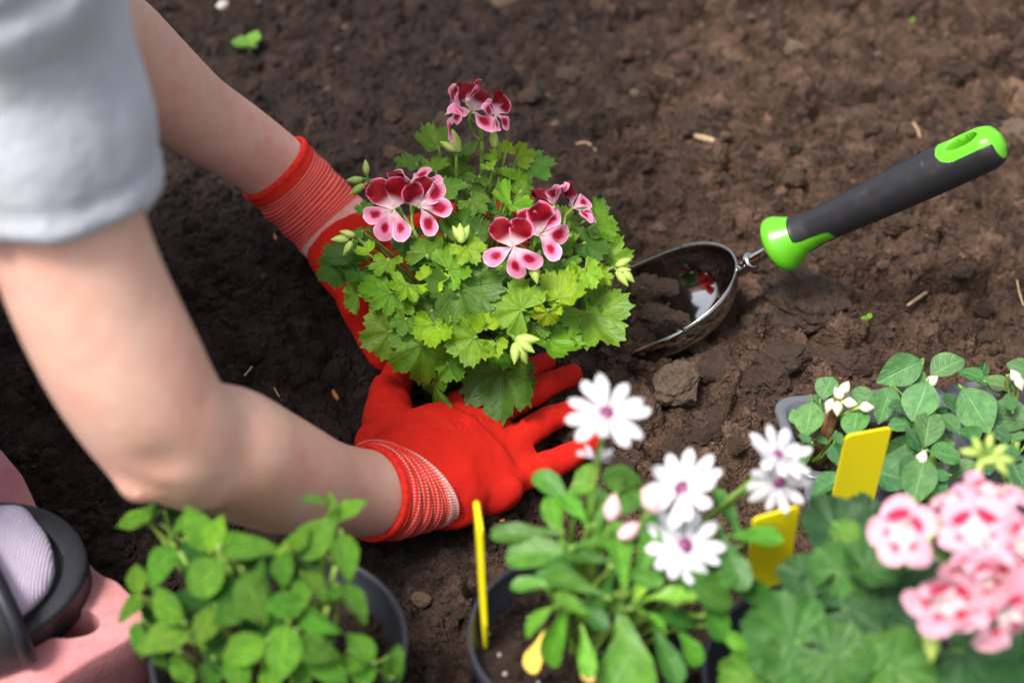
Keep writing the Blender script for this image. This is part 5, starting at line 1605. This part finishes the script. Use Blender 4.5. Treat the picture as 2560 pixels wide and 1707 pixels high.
# ------------------------------------------------------------------ pale pink geranium
zon = empty('pink_geranium', (cZ[0], cZ[1], RIM - 0.02), 'geranium with round dark leaves and a pale pink flower head spotted red', 'geranium')
ZC, ZR = np.array([cZ[0] + 0.045, cZ[1] + 0.010, RIM + 0.020]), np.array([0.115, 0.085, 0.062])
z_root = np.array([cZ[0], cZ[1], RIM - 0.022])
def z_anchor(p): return z_root + (p - z_root) * np.array([0.4, 0.4, 0.45])
for k in range(6):
    q = 6.28 * k / 6
    top = ZC + np.array([0.030 * math.cos(q) - 0.02, 0.030 * math.sin(q), 0.012])
    tube('stem', [[*z_root, 0.0034], [*(0.5 * z_root + 0.5 * top + (0, 0, 0.004)), 0.0030], [*top, 0.0024]], M_STEM, zon, 8, 9)
Z5 = lambda x, y: (1800 + x / 2.351, 1040 + y / 2.351)
LZ = [(690, 640, 420, 80, .2, 0.92), (730, 870, 400, 60, .34, 1.0), (900, 900, 360, -10, .32, 1.0), (480, 950, 320, -130, .28, 0.95), (600, 1080, 330, -120, .08, 0.85), (800, 1130, 420, 0, .26, 0.95), (380, 1300, 560, 160, .36, 1.05), (700, 1450, 460, -40, .34, 1.05), (440, 1490, 420, -120, .4, 1.0),
      (1060, 1490, 460, -20, .42, 1.0), (1500, 1430, 640, -30, .22, 1.0), (900, 1370, 230, 60, .5, 1.02), (130, 1530, 280, 200, .6, 0.95), (1150, 1230, 300, 30, .1, 0.85), (850, 590, 230, 30, .1, 0.85), (1000, 1000, 330, 40, .14, 0.85), (1650, 1400, 400, 0, .15, 0.9), (1200, 1000, 330, 60, .1, 0.8), (1400, 800, 300, 90, .12, 0.8),
      (740, 680, 180, 40, .6, 1.02), (1250, 1550, 300, -90, .3, 0.95), (760, 1250, 260, -60, .15, 0.85)]
for (x, y, L, an, tn, kk) in LZ:
    a_, b_ = Z5(x, y)
    put_leaf(zon, ZL, a_, b_, L / 2.351, an, tn, lambda X, Y: dome_hit(X, Y, ZC, ZR, kk), z_anchor, 0.5, True, None, 0.10, TONES_B, 0.0018, 0.2, sag=0.008)
zh = pix(2470, 1500, 0.815)
tube('stem', [[*z_anchor(zh), 0.0032], [*(0.5 * z_anchor(zh) + 0.5 * zh + (0, 0, 0.006)), 0.0029], [*zh, 0.0028]], M_STEM, zon, 8, 10)
for (x, y, fa, ft, ua, dia, dd) in ((1080, 690, 170, 0.80, 60, 400, 0.800), (1500, 700, 90, 0.80, 90, 470, 0.795), (1320, 1080, -100, 0.88, 75, 470, 0.778), (1690, 1160, -60, 0.85, 60, 480, 0.780), (1600, 450, 85, 0.40, 90, 380, 0.822), (1370, 500, 110, 0.4, 100, 240, 0.818), (1760, 760, 20, 0.75, 70, 420, 0.790), (1460, 900, -90, 0.7, 80, 330, 0.792), (1560, 940, -70, 0.8, 85, 360, 0.790)):
    a_, b_ = Z5(x, y)
    c = pix(a_, b_, dd)
    R = dia / 2.351 * dd / FP / 2
    pel_flower(zon, c, img_dir(fa, ft), AXR * math.cos(math.radians(ua)) + AXU * math.sin(math.radians(ua)), R * 1.04, zh, 0.18, zonal=True)
a_, b_ = Z5(1250, 1330)
buds(zon, pix(a_, b_ - 25, 0.80), zh, [(a_, b_, -90, 1.3)], BUD, 0.014)
hb = pix(2463, 1150, 0.86)
buds(zon, hb, z_anchor(hb), [(2440, 1110, 120, 1.1), (2475, 1100, 80, 1.0), (2500, 1125, 40, 1.1), (2420, 1130, 170, 1.2), (2480, 1150, 10, 1.0), (2515, 1150, -10, 1.1), (2450, 1165, -120, 1.0), (2505, 1170, -50, 1.1)], BUD, 0.0085, 0.0016)

# ------------------------------------------------------------------ seedling tray
TZ = 0.055
q0, q1 = gp(1927, 992, TZ), gp(2440, 950, TZ)
ux = nrm((q1 - q0) * (1, 1, 0)); uy = np.array([ux[1], -ux[0], 0.0])           # uy runs towards the camera
ca, cb = 0.118, 0.078
tray = empty('seedling_tray', (*(q0 + ux * 0.18 + uy * cb)[:2], 0.0), 'black plastic cell tray full of seedlings on the soil', 'tray')
def tpt(a, b, z): return q0 + ux * a + uy * b + np.array([0, 0, z - TZ])
def rrect(a0, a1, b0, b1, r, n=6):
    P = []
    for cx, cy, s in ((a1 - r, b1 - r, 0), (a0 + r, b1 - r, 1), (a0 + r, b0 + r, 2), (a1 - r, b0 + r, 3)):
        for k in range(n + 1):
            q = math.pi / 2 * (s + k / n)
            P.append((cx + r * math.cos(q), cy + r * math.sin(q)))
    return P
def cell(i, j):
    a0, b0 = 0.006 + i * ca, 0.006 + j * cb
    a1, b1 = a0 + ca - 0.010, b0 + cb - 0.010
    rings = []
    for ins, z, r in ((-0.006 if True else 0, TZ - 0.004, 0.014), (-0.006, TZ - 0.0008, 0.014), (-0.0045, TZ, 0.014), (-0.001, TZ, 0.013), (0.0005, TZ - 0.001, 0.012), (0.0016, TZ - 0.006, 0.012), (0.0030, TZ - 0.0065, 0.012), (0.0040, TZ - 0.010, 0.011), (0.010, 0.006, 0.008), (0.011, 0.004, 0.008)):
        rings.append([tpt(x, y, z) for x, y in rrect(a0 + ins, a1 - ins, b0 + ins, b1 - ins, r)])
    n = len(rings[0]); V = np.vstack(rings); F = []
    for k in range(len(rings) - 1):
        for m_ in range(n):
            a, b = k * n + m_, k * n + (m_ + 1) % n
            F.append((a, b, b + n, a + n))
    F.append(tuple(range((len(rings) - 1) * n, len(rings) * n)))
    c_o = link('cell', mesh('cell', V, F, M_TRAY), tray)
    for f_ in c_o.data.polygons: pass
    # soil in the cell
    V, F = [], []
    N1, N2 = 40, 28
    for u in range(N1):
        for w in range(N2):
            V.append(tpt(a0 + 0.005 + (a1 - a0 - 0.010) * u / (N1 - 1), b0 + 0.005 + (b1 - b0 - 0.010) * w / (N2 - 1), TZ - 0.019))
    V = np.array(V); V[:, 2] += fbm(V * 80, 4, 0.6, 700 + i * 3 + j) * 0.003
    for u in range(N1 - 1):
        for w in range(N2 - 1):
            a = u * N2 + w; F.append((a, a + 1, a + N2 + 1, a + N2))
    so_ = link('soil', mesh('soil', V, F, M_POTSOIL), c_o)
    kp = None
    ctr = tpt((a0 + a1) / 2, (b0 + b1) / 2, 0)
    v, f, t = merged(160, 1, 0.0010, 0.0030, (ctr[0] - 0.047, ctr[0] + 0.047, ctr[1] - 0.026, ctr[1] + 0.026), 710 + i * 3 + j, lambda x, y: TZ - 0.018, 0.0, 1.6)
    tag(tinted('soil_crumbs', v, f, t, M_POTSOIL, so_), kind='stuff')
for i in range(2):
    for j in range(2): cell(i, j)

Z4 = lambda x, y: (1880 + x / 3.409, 840 + y / 3.409)
def seedling(label, root_ab, leaves, budl, stems, stem_mat):
    hs_ = [gp(*Z4(x, y), z) for x, y, z in stems]
    r0 = np.mean(hs_, axis=0)
    loc_ = r0 - q0                        # root under the leaves, kept inside a cell
    la, lb = np.dot(loc_, ux), np.dot(loc_, uy)
    la = min(max(la, 0.018), 0.105) if la < ca else min(max(la, ca + 0.018), 2 * ca - 0.02)
    lb = min(max(lb, 0.016), 0.062) if lb < cb else min(max(lb, cb + 0.016), 2 * cb - 0.018)
    r0 = tpt(la, lb, TZ - 0.021)
    e = empty('seedling', r0, label, 'seedling', 'young bedding plants in the tray')
    surf = lambda X, Y: (gp(X, Y, 0.078 + 0.010 * math.sin(X * 0.37 + Y * 0.21)), np.array([0, -0.1, 1.0]))
    hubs = []
    for (x, y, z) in stems:
        a_, b_ = Z4(x, y)
        h = gp(a_, b_, z); hubs.append(h)
        tube('stem', [[*(r0 + (h - r0) * np.array([0.15, 0.15, 0])), 0.0030], [*(0.55 * r0 + 0.45 * h + (0, 0, 0.006)), 0.0027], [*h, 0.0020]], stem_mat, e, 8, 9)
    def anch(p):
        return min(hubs, key=lambda h: np.linalg.norm(h - p)) - np.array([0, 0, 0.016])
    for (x, y, L, an, tn) in leaves:
        a_, b_ = Z4(x, y)
        put_leaf(e, IL, a_, b_, L / 3.409 * (0.98 if 'corner' in label else 1.08), an, tn * 0.88, surf, anch, 0.5, True, None, 0.5, TONES_I, 0.0008, 0.32, sag=-0.004)
    for (x, y, an) in budl:
        a_, b_ = Z4(x, y)
        p = gp(a_, b_, 0.092)
        a2 = math.radians(an); tip = nrm(AXR * math.cos(a2) + AXU * math.sin(a2) + TOCAM * 0.3)
        b2 = link('bud', BUDC, e, tip_frame(p - tip * 0.004, tip, TOCAM, 0.0095))
        h = anch(p)
        tube('pedicel', [[*h, 0.0008], [*(0.5 * h + 0.5 * p - tip * 0.004), 0.0008], [*(p - tip * 0.004), 0.0009]], M_BUD, b2, 6, 6)
    return e
seedling('seedling with bent brown stem and cream buds in the corner cell', (0.045, 0.045),
         [(640, 430, 280, 70, .6), (490, 710, 340, -95, .5), (940, 510, 240, -15, .55), (890, 740, 330, -85, .5), (450, 870, 140, 150, .4), (600, 890, 130, -10, .5), (450, 1040, 210, -110, .45), (720, 1000, 240, -60, .2), (370, 690, 160, 120, .6), (730, 870, 150, -80, .35), (560, 560, 150, -60, .35), (690, 540, 130, 190, .6)],
         [(790, 450, 60), (665, 585, -110), (730, 610, -90), (830, 570, -10), (970, 608, 0), (745, 500, 120)], [(760, 545, 0.088), (520, 930, 0.06), (640, 640, 0.075)], M_BROWNSTEM)
seedling('seedling with broad pale leaves rising over the back rim of the tray', (0.155, 0.035),
         [(1135, 570, 320, -110, .4), (1270, 290, 390, 205, .42), (1370, 335, 250, 165, .5), (1670, 245, 350, 40, .55), (1440, 565, 380, -105, .5), (1500, 770, 390, 75, .48), (1260, 750, 210, 190, .38), (1700, 590, 250, 190, .3), (1690, 740, 220, -60, .3), (1400, 620, 200, 220, .15), (1240, 600, 180, 200, .15), (1650, 670, 180, -20, .15)],
         [(1530, 390, 40)], [(1520, 400, 0.085), (1400, 640, 0.055)], M_STEM)
seedling('seedling with a cream bud among glossy leaves behind the yellow label', (0.150, 0.115),
         [(1260, 960, 300, 215, .3), (1410, 960, 200, 170, .55), (1640, 900, 230, 60, .5), (1650, 1010, 310, 0, .48), (1420, 1220, 420, -105, .42), (1790, 1130, 260, 15, .5), (1180, 1190, 370, -20, .3), (1610, 1190, 160, 200, .35), (1600, 1290, 200, -60, .25), (1390, 880, 240, 130, .12), (1330, 1090, 200, -150, .12), (1700, 1060, 170, -60, .2)],
         [(1450, 1045, 70)], [(1545, 975, 0.082), (1640, 1170, 0.065)], M_STEM)
seedling('seedling with large bluish leaves in the end cell', (0.265, 0.040),
         [(1920, 630, 420, -60, .42), (2090, 410, 320, 170, .5), (1870, 325, 220, 130, .28), (1970, 285, 170, 60, .25), (2170, 680, 420, 165, .40), (2290, 270, 230, 160, .4), (2200, 560, 170, 100, .25), (2240, 400, 150, -60, .3), (1810, 470, 170, 160, .3), (2060, 590, 160, -30, .25)],
         [(2280, 395, -70), (2250, 350, 120)], [(2270, 480, 0.075), (2200, 330, 0.08), (2020, 520, 0.06)], M_BROWNSTEM)
seedling('seedling with crowded leaves in the front end cell behind the pink flowers', (0.265, 0.115),
         [(2220, 880, 260, 170, .38), (1870, 820, 240, 100, .3), (2120, 830, 200, 150, .25), (2250, 1160, 360, -70, .25), (2050, 960, 240, 60, .2), (2180, 1000, 250, -20, .2), (2000, 1080, 220, -80, .2)],
         [], [(2260, 900, 0.075), (2050, 980, 0.06)], M_STEM)
seedling('low dark leafed seedling in the front corner cell', (0.045, 0.115),
         [(640, 1260, 320, 210, .35), (820, 1180, 240, 100, .2), (700, 1340, 240, -60, .25), (900, 1320, 220, 0, .2)], [], [(760, 1260, 0.06)], M_STEM)

# ------------------------------------------------------------------ yellow labels
def label_card(lab, tl, tr, bl_, br_, th=0.0011, rnd=0.004):
    """flat plastic plant label between four corners, rounded at the top"""
    tl, tr, bl_, br_ = map(np.asarray, (tl, tr, bl_, br_))
    d0 = tr - CAM                        # slide the second top corner along its sight line until the card is a true rectangle
    tr = min((CAM + d0 * q for q in np.linspace(0.93, 1.07, 281)), key=lambda p: abs(np.dot(nrm(p - tl), nrm(tl - bl_))))
    w = np.linalg.norm(tr - tl); hgt = np.linalg.norm(tl - bl_)
    x = nrm(tr - tl); y = nrm((tl - bl_) - x * np.dot(tl - bl_, x)); z = np.cross(x, y)
    P = []
    for k in range(7):
        q = math.pi / 2 * k / 6
        P.append((w - rnd + rnd * math.sin(q), -rnd + rnd * math.cos(q)))
    P = P[::1]
    right = P
    left = [(w - a, b) for a, b in P][::-1]
    poly = left + right + [(w, -hgt * 0.72), (w * 0.62, -hgt), (w * 0.38, -hgt), (0, -hgt * 0.72)]
    bm = bmesh.new()
    vv = [bm.verts.new(tuple(tl + x * a + y * b + z * (th / 2))) for a, b in poly]
    f = bm.faces.new(vv)
    ext = bmesh.ops.extrude_face_region(bm, geom=[f])
    for v in [g for g in ext['geom'] if isinstance(g, bmesh.types.BMVert)]: v.co -= Vector(z * th)
    bmesh.ops.recalc_face_normals(bm, faces=bm.faces[:])
    bmesh.ops.bevel(bm, geom=[e for e in bm.edges if len(e.link_faces) == 2 and e.calc_face_angle(0) > 0.8], offset=th * 0.25, segments=1, affect='EDGES')
    me_ = bpy.data.meshes.new('plant_label'); bm.to_mesh(me_); bm.free()
    me_.materials.append(M_LABEL)
    return tag(link('plant_label', me_), lab, 'plant label')
# leaning label in the tray
yA = tpt(0.07, 0.150, 0)[1]
A = [yp(2113, 1088, yA + 0.006), yp(2230, 1066, yA + 0.006), gp(2046, 1392, 0.030), gp(2150, 1400, 0.030)]
label_card('yellow plastic label standing in the seedling tray', A[0], A[1], A[2], A[3])
yB = cZ[1] + 0.046
B = [yp(1881, 1296, yB), yp(2000, 1262, yB), gp(1850, 1545, 0.080), gp(1960, 1530, 0.080)]
label_card('yellow plastic label in the pink geranium pot beside the daisies', B[0], B[1], B[2], B[3])
# label seen edge-on at the side of the daisy pot
b0 = gp(1213, 1612, RIM - 0.02); t0_ = yp(1195, 1282, b0[1] + 0.004)
vdir = nrm((CAM - (b0 + t0_) / 2) * (1, 1, 0)); vdir = nrm(vdir + np.array([0.10, 0, 0]))
label_card('yellow plastic label seen edge-on at the side of the daisy pot', t0_ - vdir * 0.011, t0_ + vdir * 0.011, b0 - vdir * 0.011, b0 + vdir * 0.011, 0.0024)

# ------------------------------------------------------------------ sprouts on the open soil
def sprout(px_, py_, L, label, lst):
    p = sit(px_, py_)
    e = empty('sprout', p, label, 'sprout')
    for an, s, tn in lst:
        a = math.radians(an); tip = nrm(AXR * math.cos(a) + AXU * math.sin(a) * 0.9)
        d = np.dot(p - CAM, AXF); sz = L * d / FP * s
        n = nrm(TOCAM * 0.7 + np.array([0, 0, 0.7]) + rng.normal(size=3) * 0.25)
        lf = link('leaf', IL[rng.integers(3)], e, tip_frame(p + np.array([0, 0, 0.006]), tip, n, sz), tone(tn))
        tube('stalk', [[*(p - (0, 0, 0.003)), 0.001], [*(p + np.array([0, 0, 0.0065])), 0.0009]], M_STEM, lf, 6, 4)
sprout(625, 130, 62, 'lone green sprout with two leaves on the dark soil behind the arm', [(80, 0.8, .45), (150, 0.85, .3), (-40, 0.4, .2)])
sprout(2166, 812, 18, 'tiny green sprout on the brown soil beside the big clod', [(60, 1, .7), (180, 1, .7)])
sprout(2282, 66, 13, 'tiny green sprout at the far side of the bed', [(90, 1, .6), (200, 1, .6)])
